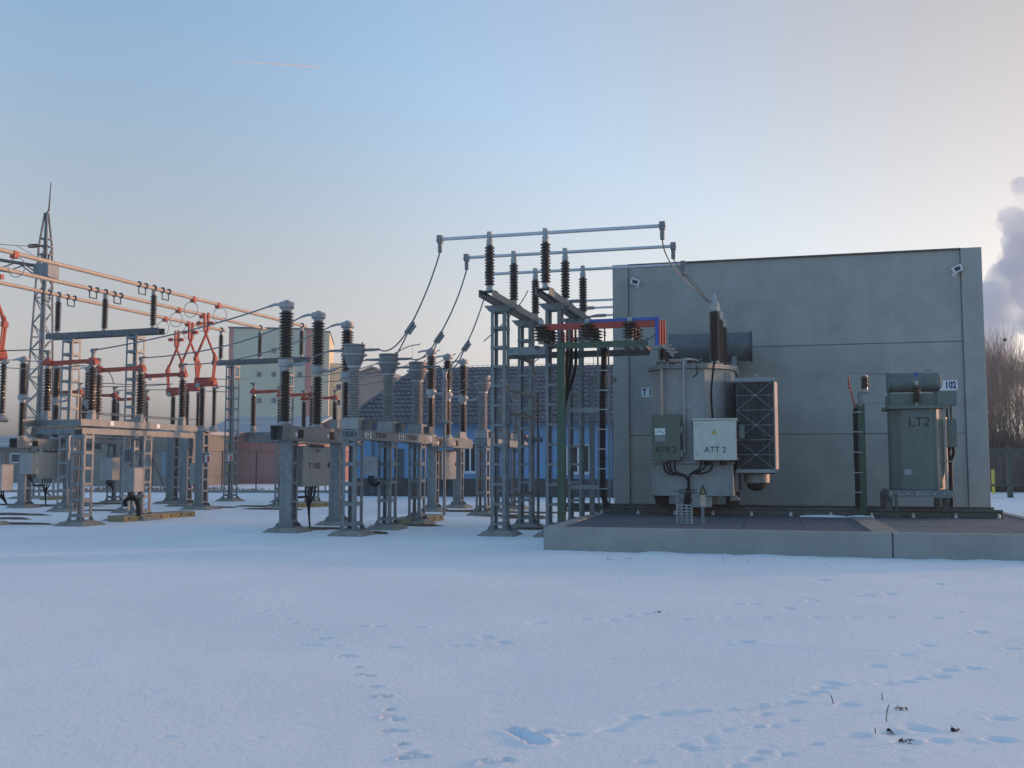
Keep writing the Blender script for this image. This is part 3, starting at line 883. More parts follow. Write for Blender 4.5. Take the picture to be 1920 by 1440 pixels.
# green cabinet ATR 2
a, b = T(1222, 863, VF - .32), T(1275, 777, VF - .32)
cab1 = obj('control_cabinet', MB().span((a.x, -.32, a.z), (b.x, -.01, b.z)), M['greencab'], tr); bevel(cab1, .01)
cab1['label'] = 'olive green cabinet marked ATR 2 with a square dial'
letter(cab1, 'ATR 2', .19, M['ink'], T(1248, 843.5, VF - .325) , sx=.98)
g0, g1 = T(1228, 816, VF - .33), T(1247, 803, VF - .33)
ga = obj('gauge', MB().span((g0.x, -.336, g0.z), (g1.x, -.321, g1.z)), M['plate'], cab1)
cx_, cz_ = (g0.x + g1.x) / 2, (g0.z + g1.z) / 2
m = MB()
arc = [(cx_ - .09 + .18 * k / 8, -.338, cz_ - .03 + .045 * math.sin(PI * k / 8)) for k in range(9)]
m.tube(arc, .004, 4).bar((cx_ + .01, -.338, cz_ - .03), (cx_ - .05, -.338, cz_ + .025), .008, .004, (0, 1, 0)).box((cx_ + .075, -.338, cz_ - .06), (.035, .004, .012))
obj('dial', m, M['ink'], ga)
g0, g1 = T(1228, 828, VF - .33), T(1247, 818, VF - .33)
obj('name_plate', MB().span((g0.x, -.334, g0.z), (g1.x, -.321, g1.z)), M['cab'], cab1)
m = MB()
for zz in (798, 843):
    p = T(1219, zz, VF - .2); m.box((a.x - .03, -.2, p.z), (.06, .06, .03))
    p = T(1277, zz + 8, VF - .2); m.box((b.x + .02, -.25, p.z), (.04, .03, .14))
obj('hinge', m, M['cap'], cab1)
# white cabinet ATT 2
a, b = T(1301, 863, VF - .42), T(1380, 787, VF - .42)
cab2 = obj('control_cabinet', MB().span((a.x, -.42, a.z), (b.x, -.01, b.z)), M['white'], tr); bevel(cab2, .01)
cab2['label'] = 'off white cabinet marked ATT 2 with a yellow warning triangle'
obj('rain_hood', MB().span((a.x - .03, -.46, b.z + .002), (b.x + .03, -.005, b.z + .035)), M['white'], cab2)
letter(cab2, 'ATT 2', .19, M['ink'], T(1341, 843.5, VF - .425), sx=.98)
def warn_triangle(parent, c, s, vf):
    x, z = c
    o_ = obj('warning_triangle', MB().prism([(x - s, z - s * .58), (x + s, z - s * .58), (x, z + s * 1.15)], vf - .004, vf - .001, 'y'), M['ink'], parent)
    k = .8
    obj('yellow_field', MB().prism([(x - s * k, z - s * .58 + s * .1), (x + s * k, z - s * .48), (x, z + s * .93)], vf - .007, vf - .0045, 'y'), M['yellowb'], o_)
    obj('lightning_bolt', MB().prism([(x + .02 * s, z + .55 * s), (x - .22 * s, z - .0 * s), (x - .02 * s, z + .02 * s), (x - .14 * s, z - .4 * s), (x + .2 * s, z + .16 * s), (x + .02 * s, z + .14 * s), (x + .14 * s, z + .5 * s)][::-1], vf - .0095, vf - .0075, 'y'), M['ink'], o_)
p = T(1339, 811, VF - .42)
warn_triangle(cab2, (p.x, p.z), .06, -.42)
m = MB()
for (x_, y_) in ((1305, 799), (1306, 851)):
    p = T(x_, y_, VF - .43); m.cyl((p.x, -.44, p.z), .022, .021, 10, 'y')
for y_ in (789, 860):
    p = T(1382, y_, VF - .3); m.box((b.x + .025, -.33, p.z), (.05, .08, .03))
obj('latch', m, M['cap'], cab2)
a, b = T(1386, 822, VF - .25), T(1396, 796, VF - .25)
obj('junction_box', MB().span((a.x, -.25, a.z), (b.x, -.12, b.z)).box((a.x - .04, -.19, (a.z + b.z) / 2), (.08, .03, .03)), M['greentank'], tr)
# pipes and cables on the front
a, b = T(1241, 776, VF - .10), T(1241, 692, VF - .10)
obj('vent_pipe', MB().tube([(a.x, -.10, a.z), (a.x, -.10, b.z)], .028, 8).cyl((a.x, -.10, a.z - .06), .04, .06, 10), M['copper_sunlit'], tr)
p0, p1, p2 = T(1283, 846, VF - .14), T(1283, 682, VF - .14), T(1311, 676, VF + .3)
obj('oil_pipe', MB().tube(smooth_pts([(p0.x, -.14, p0.z), (p0.x, -.14, p1.z - .1), (p0.x + .02, -.13, p1.z + .05), (p0.x + .10, -.10, p1.z + .11), (p2.x - .1, .2, p2.z + .01), (p2.x, .3, p2.z - .02), (p2.x + .03, .3, zt)], 5), .028, 8).box((p0.x, -.16, p0.z), (.10, .04, .02)), M['cap'], tr)
p = T(1338, 690, VF - .02)
obj('cable', MB().tube(smooth_pts([(p.x + .03, .25, zt + .05), (p.x + .02, -.1, zt + .02), (p.x - .03, -.13, zc - .3), (p.x - .06, -.10, zc - .6), (p.x - .04, -.06, TZ(784))], 5), .024, 7), M['black'], tr)
p = T(1305, 700, VF)
obj('cable', MB().tube(smooth_pts([(p.x, .1, zt + .02), (p.x + .03, -.12, zc - .02), (p.x + .02, -.1, zc - .15), (p.x - .07, -.03, zc - .22)], 5), .014, 6), M['black'], tr)
p = T(1310, 680, VF + .4)
obj('valve', MB().cyl((p.x + .05, .3, zt), .05, .10, 10).lathe([(.02, 0), (.055, .02), (.055, .05), (.02, .07)], (p.x + .05, .3, zt + .10), 12).tube([(p.x + .07, .3, zt + .06), (TU(1328), .4, zt + .02)], .03, 8), M['greentank'], tr)
p = T(1256, 684, VF + .4)
obj('cover_pipe', MB().tube([(TU(1250), .75, zt + .16), (TU(1275), .75, zt + .16), (TU(1282), .9, zt)], .05, 8), M['copper_sunlit'], tr)
vcab = VF - .25
for pts in ([(1245, 866), (1246, 880), (1256, 889), (1270, 890), (1284, 893), (1290, 902), (1291, 916)], [(1251, 866), (1252, 878), (1260, 886), (1272, 888), (1285, 892), (1291, 902), (1292, 916)], [(1256, 866), (1258, 880), (1265, 888), (1280, 890), (1290, 898), (1292, 916)], [(1265, 866), (1266, 882), (1276, 889), (1288, 894), (1292, 904), (1292.5, 916)],
            [(1316, 866), (1312, 878), (1302, 884), (1295, 889), (1291, 898), (1290, 916)], [(1334, 866), (1335, 876), (1328, 884), (1312, 888), (1300, 887), (1293, 893), (1291, 916)], [(1322, 866), (1321, 876), (1310, 884), (1298, 887), (1292, 896), (1291, 916)]):
    P_ = [T(x, y, vcab) for x, y in pts]
    obj('cable', MB().tube(smooth_pts(P_, 4), .021, 7), M['black'], tr)
m = MB()
for px in (1322, 1328, 1352, 1358):
    p = T(px, 868, vcab); m.cyl((p.x, -.22, p.z - .05), .03, .09, 8)
obj('cable_gland', m, M['black'], tr)
# earthing bar at the lower right
p = T(1384, 935, VF + .3)
obj('jacking_pad', MB().prism([(TU(1366), zb + .12), (TU(1384), zb - .06), (TU(1384), zb - .10), (TU(1366), zb - .10)], .2, .5, 'y').prism([(TU(1212), zb - .06), (TU(1224), zb + .06), (TU(1224), zb - .10), (TU(1212), zb - .10)], .2, .5, 'y'), M['tank'], tr)

# ------------------------------------------------------------------ cable stand in front of the transformer
vs_ = 2.2
c0 = PF.pv(1283, 978, vs_)
cs = thing('cable_stand', 'small steel stand with perforated cable tray and triangle sign before the big transformer', 'cable stand', PF.w(c0.x, vs_, ZP - .02), 14.5)
def K(px, py, v=vs_):
    p = PF.pv(px, py, v); return Vector((p.x - c0.x, v - vs_, p.z - ZP + .02))
a, b = K(1268, 933), K(1316, 929)
obj('cross_bar', MB().span((a.x, -.03, a.z), (b.x, .03, b.z + .01)), M['galv'], cs)
a, b = K(1273, 926), K(1307, 917)
obj('cable_clamp', MB().span((a.x, -.05, a.z), (b.x, .05, a.z + .04)).span((a.x, -.05, b.z - .04), (b.x, .05, b.z)).box((0, -.06, (a.z + b.z) / 2), (.03, .05, .16)).box((0, -.055, (a.z + b.z) / 2), (b.x - a.x + .05, .03, .025)), M['galv_dark'], cs)
obj('cable_bundle', MB().tube([K(1292, 916), K(1291, 925), K(1288, 945), K(1283, 960)], .07, 10), M['black'], cs)
a, b = K(1315, 977), K(1320, 930)
obj('leg', MB().span((a.x, -.03, 0), (b.x, .03, b.z)), M['galv'], cs)
a, b = K(1268, 977), K(1270, 930)
# perforated tray: plate with rows of real slots
a, b = K(1270, 977), K(1297, 946)
m = MB(); nc, nr = 3, 6
W_, H_ = b.x - a.x, b.z
for i in range(nc + 1):
    x = a.x + W_ * i / nc; m.box((x, -.07, H_ / 2), (.028, .008, H_))
for j in range(nr + 1):
    z = .012 + (H_ - .024) * j / nr; m.box(((a.x + b.x) / 2, -.0795, z), (W_ + .02, .008, .024))
m.span((a.x - .014, -.065, 0), (a.x - .004, .03, H_)).span((b.x + .004, -.065, 0), (b.x + .014, .03, H_))
obj('perforated_tray', m, M['cap'], cs)
obj('back_plate', MB().span((a.x - .02, .031, 0), (b.x + .02, .04, K(1280, 934).z)), M['galv'], cs)
p = K(1318, 918)
m_ = MB().prism([(p.x - .085, p.z - .10), (p.x + .085, p.z - .10), (p.x, p.z + .11)], -.045, -.035, 'y')
ts = obj('triangle_sign', m_, M['ink'], cs)
obj('yellow_field', MB().prism([(p.x - .045, p.z - .075), (p.x + .045, p.z - .075), (p.x, p.z + .035)], -.049, -.0455, 'y'), M['yellow'], ts)
obj('sign_post', MB().span((p.x - .05, -.034, b.z - .02 - .02), (p.x + .05, -.02, p.z - .08)), M['copper_sunlit'], cs)

# ------------------------------------------------------------------ smaller green transformer LT2
V2 = 5.1
l0 = PF.u(1722, V2, 850)
lt = thing('earthing_transformer', 'smaller green transformer marked LT2 on a steel frame beside the wall edge', 'transformer', PF.w(l0, V2, ZP), 14.5)
def Q(px, py, v=V2):
    p = PF.pv(px, py, v); return Vector((p.x - l0, v - V2, p.z - ZP))
za, zb2 = Q(1722, 919).z, Q(1722, 766).z
a, b, c = Q(1690, 800), Q(1756, 800), Q(1769, 800, V2 + .22)
a0 = Q(1671, 800, V2 + .25)
D2 = 1.25
poly2 = [(a0.x, .28), (a.x, 0), (b.x, 0), (c.x, .22), (c.x, D2 - .2), (b.x, D2), (a.x, D2), (a0.x, D2 - .25)]
bevel(obj('tank', MB().prism(poly2, za, zb2), M['greentank'], lt), .02, 3)
m = MB().span((a0.x - .09, -.09, zb2 + .001), (c.x + .06, D2 + .06, zb2 + .07))
for k in range(9):
    m.cyl((a0.x + (c.x - a0.x) * k / 8, -.05, zb2 - .03), .014, .13, 6)
obj('cover', m, M['greentank'], lt)
letter(lt, 'LT2', .30, M['ink'], Q(1723.5, 792, V2 - .004), sx=.98)
m = MB().span((a0.x - .12, -.06, za - .16), (c.x + .12, .02, za - .001)).span((a0.x - .12, D2 - .02, za - .16), (c.x + .12, D2 + .06, za - .001)).span((a0.x - .12, .021, za - .13), (a0.x - .04, D2 - .021, za - .002)).span((c.x + .04, .021, za - .13), (c.x + .12, D2 - .021, za - .002))
fr = obj('base_frame', m, M['galv'], lt)
for x in (a0.x - .06, c.x + .04):
    for v in (VR1 - V2, VR2 - V2 - .3):
        obj('leg', MB().box((x, v, (za + .01) / 2 + .02), (.13, .16, za - .35 + .16)), M['galv_dark'], lt)
obj('side_post', MB().box((Q(1679, 930).x, -.09, za / 2 - .05), (.05, .05, za - .05)), M['greenp'], lt)
# conservator and boxes
vcn = V2 + .42
a, b = Q(1666, 718, vcn), Q(1760, 718, vcn); rr = (Q(1700, 701, vcn).z - Q(1700, 737, vcn).z) / 2
cd = obj('conservator', MB().lathe([(rr * .95, 0), (rr, .03), (rr, b.x - a.x - .03), (rr * .95, b.x - a.x)], (a.x, vcn - V2, a.z), 28, 'x'), M['greentank'], lt)
obj('end_flange', MB().cyl((a.x - .03, vcn - V2, a.z), rr + .03, .035, 24, 'x').span((a.x - .02, vcn - V2 - .08, zb2 + .1), (a.x + .03, vcn - V2 + .08, a.z - rr + .02)), M['greentank'], cd)
obj('sight_gauge', MB().box((b.x + .03, vcn - V2 - .12, a.z + .03), (.06, .06, .30)), M['copper_sunlit'], cd)
obj('vent_loop', MB().ring((b.x - .22, vcn - V2, a.z + rr), .06, .01, 'y', 14), M['greentank'], cd)
a, b = Q(1672, 757), Q(1792, 738)
obj('bushing_box', MB().span((Q(1671, 757).x, .12, zb2 + .071), (Q(1760, 757).x, D2 - .1, Q(1700, 738, V2 + .12).z)), M['greentank'], lt)
a, b = Q(1757, 760, V2 + .05), Q(1793, 733, V2 + .05)
obj('terminal_box', MB().span((a.x, .05, a.z), (b.x, .5, b.z)), M['greentank'], lt)
a, b = Q(1778, 838, V2 + .2), Q(1793, 785, V2 + .2)
tb = obj('terminal_box', MB().span((a.x, .2, a.z), (b.x, .45, b.z)).box((a.x - .05, .3, (a.z + b.z) / 2 + .1), (.1, .04, .04)), M['greentank'], lt)
m = MB()
for px in (1775, 1783): 
    p, q = Q(px, 760, V2 + .3), Q(px, 786, V2 + .3); m.tube([(p.x, .3, q.z), (p.x, .3, p.z)], .028, 7)
obj('conduit', m, M['greenp'], lt)
p = [Q(1780, 838, V2 + .3), Q(1778, 850, V2 + .3), Q(1782, 868, V2 + .3), Q(1783, 900, V2 + .2), Q(1784, 930, V2 + .1), Q(1784, 951, V2 + .1)]
obj('cable', MB().tube(smooth_pts(p, 5), .042, 8).tube(smooth_pts([Q(1787, 838, V2 + .3), Q(1788, 850, V2 + .3), Q(1783, 866, V2 + .3), Q(1783, 890, V2 + .22)], 5), .035, 8), M['black'], lt)
for py in (865, 939):
    q = Q(1783, py, V2 + .15); obj('cable_clamp', MB().box((q.x, q.y, q.z), (.16, .12, .022)), M['cap'], lt)
q = Q(1770, 866, V2 + .15); obj('cable_arm', MB().box((q.x, q.y + .05, q.z - .04), (.2, .05, .05)), M['galv_dark'], lt)
# rating plate, bolt heads and weld ribs
q = Q(1703, 885); obj('rating_plate', MB().box((q.x, -.004, q.z), (.16, .006, .11)), M['cap'], lt)
for px in (1693, 1753): obj('rib', MB().box((Q(px, 850).x, -.006, (za + zb2) / 2), (.012, .012, zb2 - za - .02)), M['greentank'], lt)
m = MB()
for k in range(8): m.cyl((a0.x - .08 + (c.x - a0.x + .18) * k / 7, -.075, za - .08), .016, .016, 6, 'y')
obj('frame_bolts', m, M['bolt'], lt)
p = Q(1764, 840, V2 + .18)
obj('lit_edge', MB().tube([(c.x + .025, .16, za + .05), (c.x + .025, .16, Q(1764, 838).z)], .03, 8).tube([(c.x + .03, .12, Q(1764, 836).z), (c.x + .03, .12, Q(1764, 782).z)], .02, 6), M['copper_sunlit'], lt)  # peach strips standing for the sunlit right edge of the tank
# bushing with thin lead
vb_ = V2 - .0
p = Q(1719, 760, V2 + .06)
ins = add_ins(lt, (p.x, .03, zb2 + .071), Q(1719, 712).z - zb2 - .09, .09, 7, .045, 'brown', .10, .05, capr=.035, name='bushing')
q = Q(1718, 702)
obj('blue_cap', MB().box((p.x, .03, q.z), (.08, .06, .09)), M['bluep'], lt)
LT_TOP = PF.w(l0 + p.x, V2 + .03, ZP + q.z)
obj('nipple', MB().cyl((Q(1690, 757).x, .25, zb2 + .071), .018, .12, 8), M['dark'], lt)

# green cable post beside it
VC = 5.5
k0 = PF.u(1616, VC, 850)
cp = thing('cable_post', 'green steel post with black cable and brown insulator left of the LT2 transformer', 'cable post', PF.w(k0, VC, ZP), 14.5)
def S(px, py, v=VC):
    p = PF.pv(px, py, v); return Vector((p.x - k0, v - VC, p.z - ZP))
a, b = S(1610, 950), S(1621, 757)
obj('post', MB().span((a.x, 0, 0), (b.x, .01, b.z)).span((a.x, .011, 0), (a.x + .012, .10, b.z)).span((b.x - .012, .011, 0), (b.x, .10, b.z)).box((0, .05, .012), (.3, .3, .024)), M['greenp'], cp)
a2, b2 = S(1610, 760), S(1629, 734)
obj('bracket', MB().span((a2.x, -.03, a2.z - .02), (a2.x + .09, .12, b2.z)).span((a2.x + .09, -.03, b2.z - .05), (b2.x, .12, b2.z)), M['galv'], cp)
p = S(1622.5, 734)
add_ins(cp, (p.x, .04, b2.z), S(1623, 701).z - b2.z, .10, 5, .06, 'brown', .05, .06, capr=.045)
INS_TOP = PF.w(k0 + p.x, VC + .04, ZP + S(1623, 700).z)
obj('cable', MB().tube(smooth_pts([S(1608, 952), S(1607, 900), S(1605, 850), S(1604, 800), S(1603.5, 768)], 5), .05, 9).tube([S(1603.5, 769), S(1603.4, 763)], [.05, .02], 9), M['black'], cp)
obj('cable_termination', MB().tube(smooth_pts([S(1603.4, 766), S(1600, 752), S(1595, 735), S(1592, 718), S(1591, 706)], 5), .018, 7).lathe([(.05, 0), (.02, .02)], S(1592, 727), 10).lathe([(.05, 0), (.02, .02)], S(1591.5, 721), 10), M['red'], cp)
for py in (773, 810, 848, 886, 923):
    q = S(1606, py); obj('cable_clamp', MB().box((q.x + .03, q.y - .0, q.z), (.2, .13, .022)), M['cap'], cp)
wt = PF.w(k0 + S(1591, 704).x, VC, ZP + S(1591, 704).z)
wire('thin lead from the cable post over its insulator to the LT2 bushing', smooth_pts([wt, PF.w(k0 + S(1594, 699).x, VC, ZP + S(1594, 699).z), INS_TOP, (INS_TOP + LT_TOP) / 2 + Vector((0, 0, -.005)), LT_TOP], 6), .008)
e0 = PF.w(k0 + S(1615, 757).x, VC + .03, ZP + S(1615, 756).z)
wire('thin lead from the green cable post to the LT2 cover', [e0, PF.w(l0 + Q(1690, 755).x, V2 + .25, ZP + Q(1690, 755).z)], .006)
# ------------------------------------------------------------------ central busbar supports
VT = [-.89, 1.22, 3.46]              # rows of the three tubes
ZBEAM = 5.45; ZTUBE = 6.72
RT_ = 2.45


def busbar_support(px_front, label, fr, vt, zbeam, zt, n=13):
    u0 = fr.u(px_front, 0, 700)
    b = thing('busbar_support', label, 'busbar support', fr.w(u0, 0), fr.rot, 'tall steel busbar supports beside the concrete wall')
    for v in (0, RT_):
        c = obj('column', cached(('column', 'cg', zbeam), lambda: lattice_col(.35, .37, zbeam - .18, .43, .072, .009, .06), M['galv']), None, b, (0, v, 0))
        add_footing(b, 0, v, 1.0)
        obj('bracket', MB().prism([(-.34, zbeam - .19), (.34, zbeam - .19), (.2, zbeam - .34), (-.2, zbeam - .34)], v - .20, v - .195, 'y').prism([(-.34, zbeam - .19), (.34, zbeam - .19), (.2, zbeam - .34), (-.2, zbeam - .34)], v + .195, v + .20, 'y'), M['galv'], b)
    m = MB()
    va, vb = vt[0] - .32, vt[2] + .32
    for s in (-1, 1):
        m.span((s * .16, va, zbeam - .16), (s * .148, vb, zbeam))
        m.span((s * .147, va, zbeam), (s * .09, vb, zbeam - .012)).span((s * .147, va, zbeam - .16), (s * .09, vb, zbeam - .148))
    for v in vt:
        m.box((0, v, zbeam + .008), (.34, .26, .014))
    obj('beam', m, M['galv'], b)
    for v in vt:
        ins = add_ins(b, (0, v, zbeam + .015), zt - zbeam - .075, .118, n, .075, 'brown', .15, .12, capr=.072, name='insulator')
        h = zt - zbeam - .075 - .12 - .0
        obj('tube_clamp', MB().box((0, 0, h + .02), (.09, .09, .05)).box((0, 0, h + .09), (.10, .12, .13)), M['cap'], ins)
    return b, u0


s1, us1 = busbar_support(938, 'tall steel busbar support standing in the snow left of the one by the green post', CG, VT, ZBEAM, ZTUBE)
s2, us2 = busbar_support(1040, 'tall steel busbar support right beside the green post and concrete plinth', CG, VT, ZBEAM, ZTUBE)
# braces between front and rear column of the left support
for py0, py1 in ((732, 741), (776, 784), (930, 923)):
    z0_, z1_ = CG.z(957, py0, .1), CG.z(1003, py1, RT_)
    dz_ = (z1_ - z0_) * .35
    obj('brace', MB().prism([(.205, -.04), (.285, -.04), (.285, -.028), (.217, -.028), (.217, .04), (.205, .04)], -.15, RT_ + .25, 'y'), M['galv'], s1, (0, 0, z0_), (math.atan2(dz_, RT_), 0, 0))

TUBE_END = []
names = ['nearest and topmost of the three grey tubes above the tall supports', 'middle one of the three grey tubes above the tall supports', 'farthest and lowest of the three grey tubes above the tall supports']
for i, (xa, xb) in enumerate(((825, 1242), (875, 1262), (915, 1280))):
    v = VT[i]
    ua, ub = CG.u(xa, v, 450), CG.u(xb, v, 450)
    tb_ = thing('busbar_tube', names[i], 'busbar tube', CG.w(ua, v, ZTUBE), CG.rot, 'grey busbar tubes on the tall supports')
    L_ = ub - ua
    pts = [(L_ * k / 12, 0, -.035 * math.sin(PI * k / 12) ** 2 * 0) for k in range(13)]
    obj('tube', MB().tube(pts, .04, 12), M['alu'], tb_)
    for x in (0, L_):
        obj('end_clamp', MB().box((x, 0, .0), (.12, .13, .17)).cyl((x, 0, -.30), .05, .22, 10).cyl((x + .05, -.08, 0), .02, .16, 8, 'y').cyl((x - .05, -.08, -.03), .02, .16, 8, 'y'), M['cthead'], tb_)
    TUBE_END.append((CG.w(ua, v, ZTUBE - .30), CG.w(ub, v, ZTUBE - .30)))

# far set of the same tubes, running behind the wall to the other transformer
for i, (px, py) in enumerate(((1074, 565), (1099, 578), (1122, 592))):
    Y_ = 30.2 + 1.3 * i
    p = at_y(px, py, Y_); q = at_y(1300, py - 10, Y_ - .8)
    o_ = thing('busbar_tube', ['upper', 'middle', 'lower'][i] + ' one of the three short tubes that pass behind the wall edge', 'busbar tube', p, 0, 'tubes behind the concrete wall')
    d = q - p
    obj('tube', MB().tube([(0, 0, 0), d], .035, 8), M['alu'], o_)
    obj('end_clamp', MB().tube([(-.30, .02, -.03), (-.05, 0, 0), (.25, d.y * .1, d.z * .1)], [.03, .055, .055], 8), M['cthead'], o_)

# drops from the tubes to the transformer bushings
for i, (mx, my, sx_) in enumerate(((1262, 512, 0), (1283, 522, 0), (1290, 540, 0))):
    a = TUBE_END[i][1]; b_ = HVT[i]
    ym = (a.y + b_.y) / 2
    lab = ['front', 'middle', 'rear'][i]
    wire('slack cable from the %s grey tube down to the %s bushing of the big transformer' % (['topmost', 'middle', 'lowest'][i], lab), [a] + wire_pts(a, at_y([1268, 1288, 1302][i], [508, 520, 530][i], ym), b_, 18)[1:], .015, group='drop cables to the big transformer')

# ------------------------------------------------------------------ 22 kV busbar bridge and cable support
BF = Frame(at_y(1052, 900, 21.75).x, 21.75, 15.0)
cf = thing('cable_support_frame', 'green and grey steel frame with black cables between tall support and concrete wall', 'cable support', BF.w(0, 0), 15.0)
bz = lambda py, v=0.0, px=1130: BF.z(px, py, v)
bu = lambda px, v=0.0, py=650: BF.u(px, v, py)
zg = bz(646)
obj('green_post', MB().span((-.085, 0, 0), (.085, .012, zg - .07)).span((.073, .0125, 0), (.085, .12, zg - .07)).span((-.085, .0125, 0), (-.073, .12, zg - .07)), M['greenp'], cf)
obj('green_channel', MB().span((-.10, -.02, zg - .069), (bu(1215), -.008, zg + .07)).span((-.10, -.0075, zg + .058), (bu(1215), .08, zg + .07)), M['greenp'], cf)
ua_, ub_ = bu(953, 1.45), bu(1218, 1.45)
zz = zg - .03
obj('grey_channel', MB().span((ua_, 1.45, zz - .08), (ub_, 1.462, zz + .07)).span((ua_, 1.463, zz + .058), (ub_, 1.53, zz + .07)), M['galv_dark'], cf)
ua_, ub_ = bu(953, .15), bu(1022, .15)
obj('grey_channel', MB().span((ua_, .15, bz(661, .15)), (ub_, .162, bz(646, .15))), M['galv'], cf)
m = MB()
for px in (1006, 1122, 1168, 1186, 1204):
    x = bu(px, .1); m.span((x - .04, .081, zg - .03), (x + .04, 1.449, zg + .03))
m.bar((bu(957, .3), .2, zg - .10), (bu(957, .3) + .05, 2.3, zg - .14), .012, .09)
obj('cross_bar', m, M['galv_dark'], cf)
# bars lower down, ladder with the single black cable
for py in (769, 913.5):
    z_ = bz(py, .25); obj('grey_channel', MB().span((bu(1060, .25), .25, z_ - .045), (bu(1121, .25), .262, z_ + .045)), M['galv'], cf)
m = MB(); v = .7
for px in (1120.5, 1140.5):
    x = bu(px, v); m.span((x - .018, v, bz(945, v)), (x + .018, v + .04, bz(648, v)))
for py in (655, 716, 785, 860, 945):
    z_ = bz(py, v); m.span((bu(1120.5, v) + .0185, v + .005, z_ - .025), (bu(1140.5, v) - .0185, v + .03, z_ + .025))
obj('cable_ladder', m, M['galv'], cf)
kp = [BF.pv(px, py, v - .05) for px, py in ((1133, 650), (1132, 690), (1130, 740), (1130, 800), (1130, 870), (1131, 915), (1134, 938), (1139, 950))]
cb_ = obj('cable', MB().tube(smooth_pts(kp, 5), .065, 9), M['black'], cf)
for py in (695, 732, 768, 805, 842, 879, 916):
    q = BF.pv(1131, py, v - .05); obj('cable_clamp', MB().box((q.x, v - .05, q.z), (.20, .15, .022)), M['cap'], cb_)
kp = [BF.pv(px, py, v) for px, py in ((1133, 604), (1134, 625), (1133.5, 645), (1133, 652))]
m = MB().tube([(p.x, v, p.z) for p in kp], .017, 7)
for py in (624, 629): q = BF.pv(1133.5, py, v); m.lathe([(.05, 0), (.017, .025)], (q.x, v, q.z), 10)
obj('cable_termination', m, M['red'], cf)
# four cables meeting behind the green post
tops = [(1057, 622), (1063, 618), (1072, 616), (1079, 614)]
bund = MB(); term = MB(); vv = .45
for i, (px, py) in enumerate(tops):
    mid = [(1057, 662), (1064, 662), (1071, 660), (1080, 662)][i]
    P_ = [(px, py), (px, py + 24), mid, ([1058, 1062, 1068, 1078][i], 695), ([1057, 1060, 1063, 1068][i], 728), (1058 + i * .6, 760), (1057.5, 800), (1057, 900)]
    P_ = [BF.pv(a, b, vv + .09 * i) for a, b in P_]
    term.tube(P_[:2], .022, 8)
    for k in (.35, .6, .8):
        q = P_[0].lerp(P_[1], k); term.lathe([(.05, 0), (.022, .03)], (q.x, q.y, q.z), 10)
    bund.tube(smooth_pts(P_[1:], 5), .034, 8)
obj('cable', bund, M['black'], cf)
obj('cable_termination', term, M['red'], cf)
x = bu(1108, 1.6)
obj('rear_post', MB().span((x - .055, 1.6, 0), (x + .055, 1.61, bz(706, 1.6))).span((x + .043, 1.611, 0), (x + .055, 1.70, bz(706, 1.6))).span((x + .056, 1.6, bz(717, 1.6)), (x + .6, 1.61, bz(708, 1.6))), M['galv'], cf)
# insulators carrying the bars
ZI = zg + .071
BAR_V = [.12, .62, 1.12]
for px in (1015, 1101, 1181):
    for v in BAR_V:
        x = bu(px, .12, 630)
        add_ins(cf, (x, v, ZI - .002), .52, .18, 5, .085, 'brown', .09, .05, capr=.055)
zb0 = bz(616, .12); zb1 = bz(604, .12)
for i, v in enumerate(BAR_V):
    xa, xb = bu(1003, .12, 610), bu(1236, .12, 610)
    lab = ['front red busbar with blue strips bridging over to the big transformer', 'middle red busbar seen behind the blue striped one', 'rear red busbar, farthest of the three red bars'][i]
    bb = thing('flat_busbar', lab, 'busbar', BF.w(xa, v, zb0 + .066 * i), 15.0, 'red flat busbars of the bridge')
    L_ = xb - xa; H_ = zb1 - zb0
    zl_ = bz(650, .12) - zb0
    obj('bar', MB().span((0, 0, 0), (L_, .014, H_)).span((L_ - .10, .0, zl_), (L_, .014, -.001)).span((L_ - .0, -.01, zl_), (L_ + .012, .16, H_ + .004)), M['red'], bb)
    if i == 0:
        x95 = bu(1095, .12, 600) - xa
        obj('strip', MB().span((x95, -.012, H_ + .002), (L_ + .012, .03, H_ + .07)).span((L_ - .09, -.016, zl_ - .005), (L_ - .005, -.0125, H_)), M['bluep'], bb)
    for px in (1015, 1101, 1181):
        x = bu(px, .12, 630) - xa
        obj('bolted_lug', MB().box((x, -.01 if i else -.02, -.03), (.07, .06, .12)).cyl((x + .05, -.035, H_ * .5), .018, .03, 8, 'y'), M['galv'], bb)
# flexible link to the low voltage bushings
p = PF.pv(1243, 640, VF + .35)
wire('short flexible strap from the red busbars down to the small bushings', smooth_pts([BF.w(bu(1206, .12, 630), .5, bz(632)), BF.w(bu(1213, .12, 630), .5, bz(633)), BF.w(bu(1221, .12, 630), .5, bz(628)), BF.w(bu(1229, .12, 630), .5, bz(624))], 5), .012, 'black', 'flexible_strap', 'strap', 'straps at the busbar bridge')

# ------------------------------------------------------------------ current transformers
CTS = [0.0, 2.1, 4.2]
ZCT = 2.40


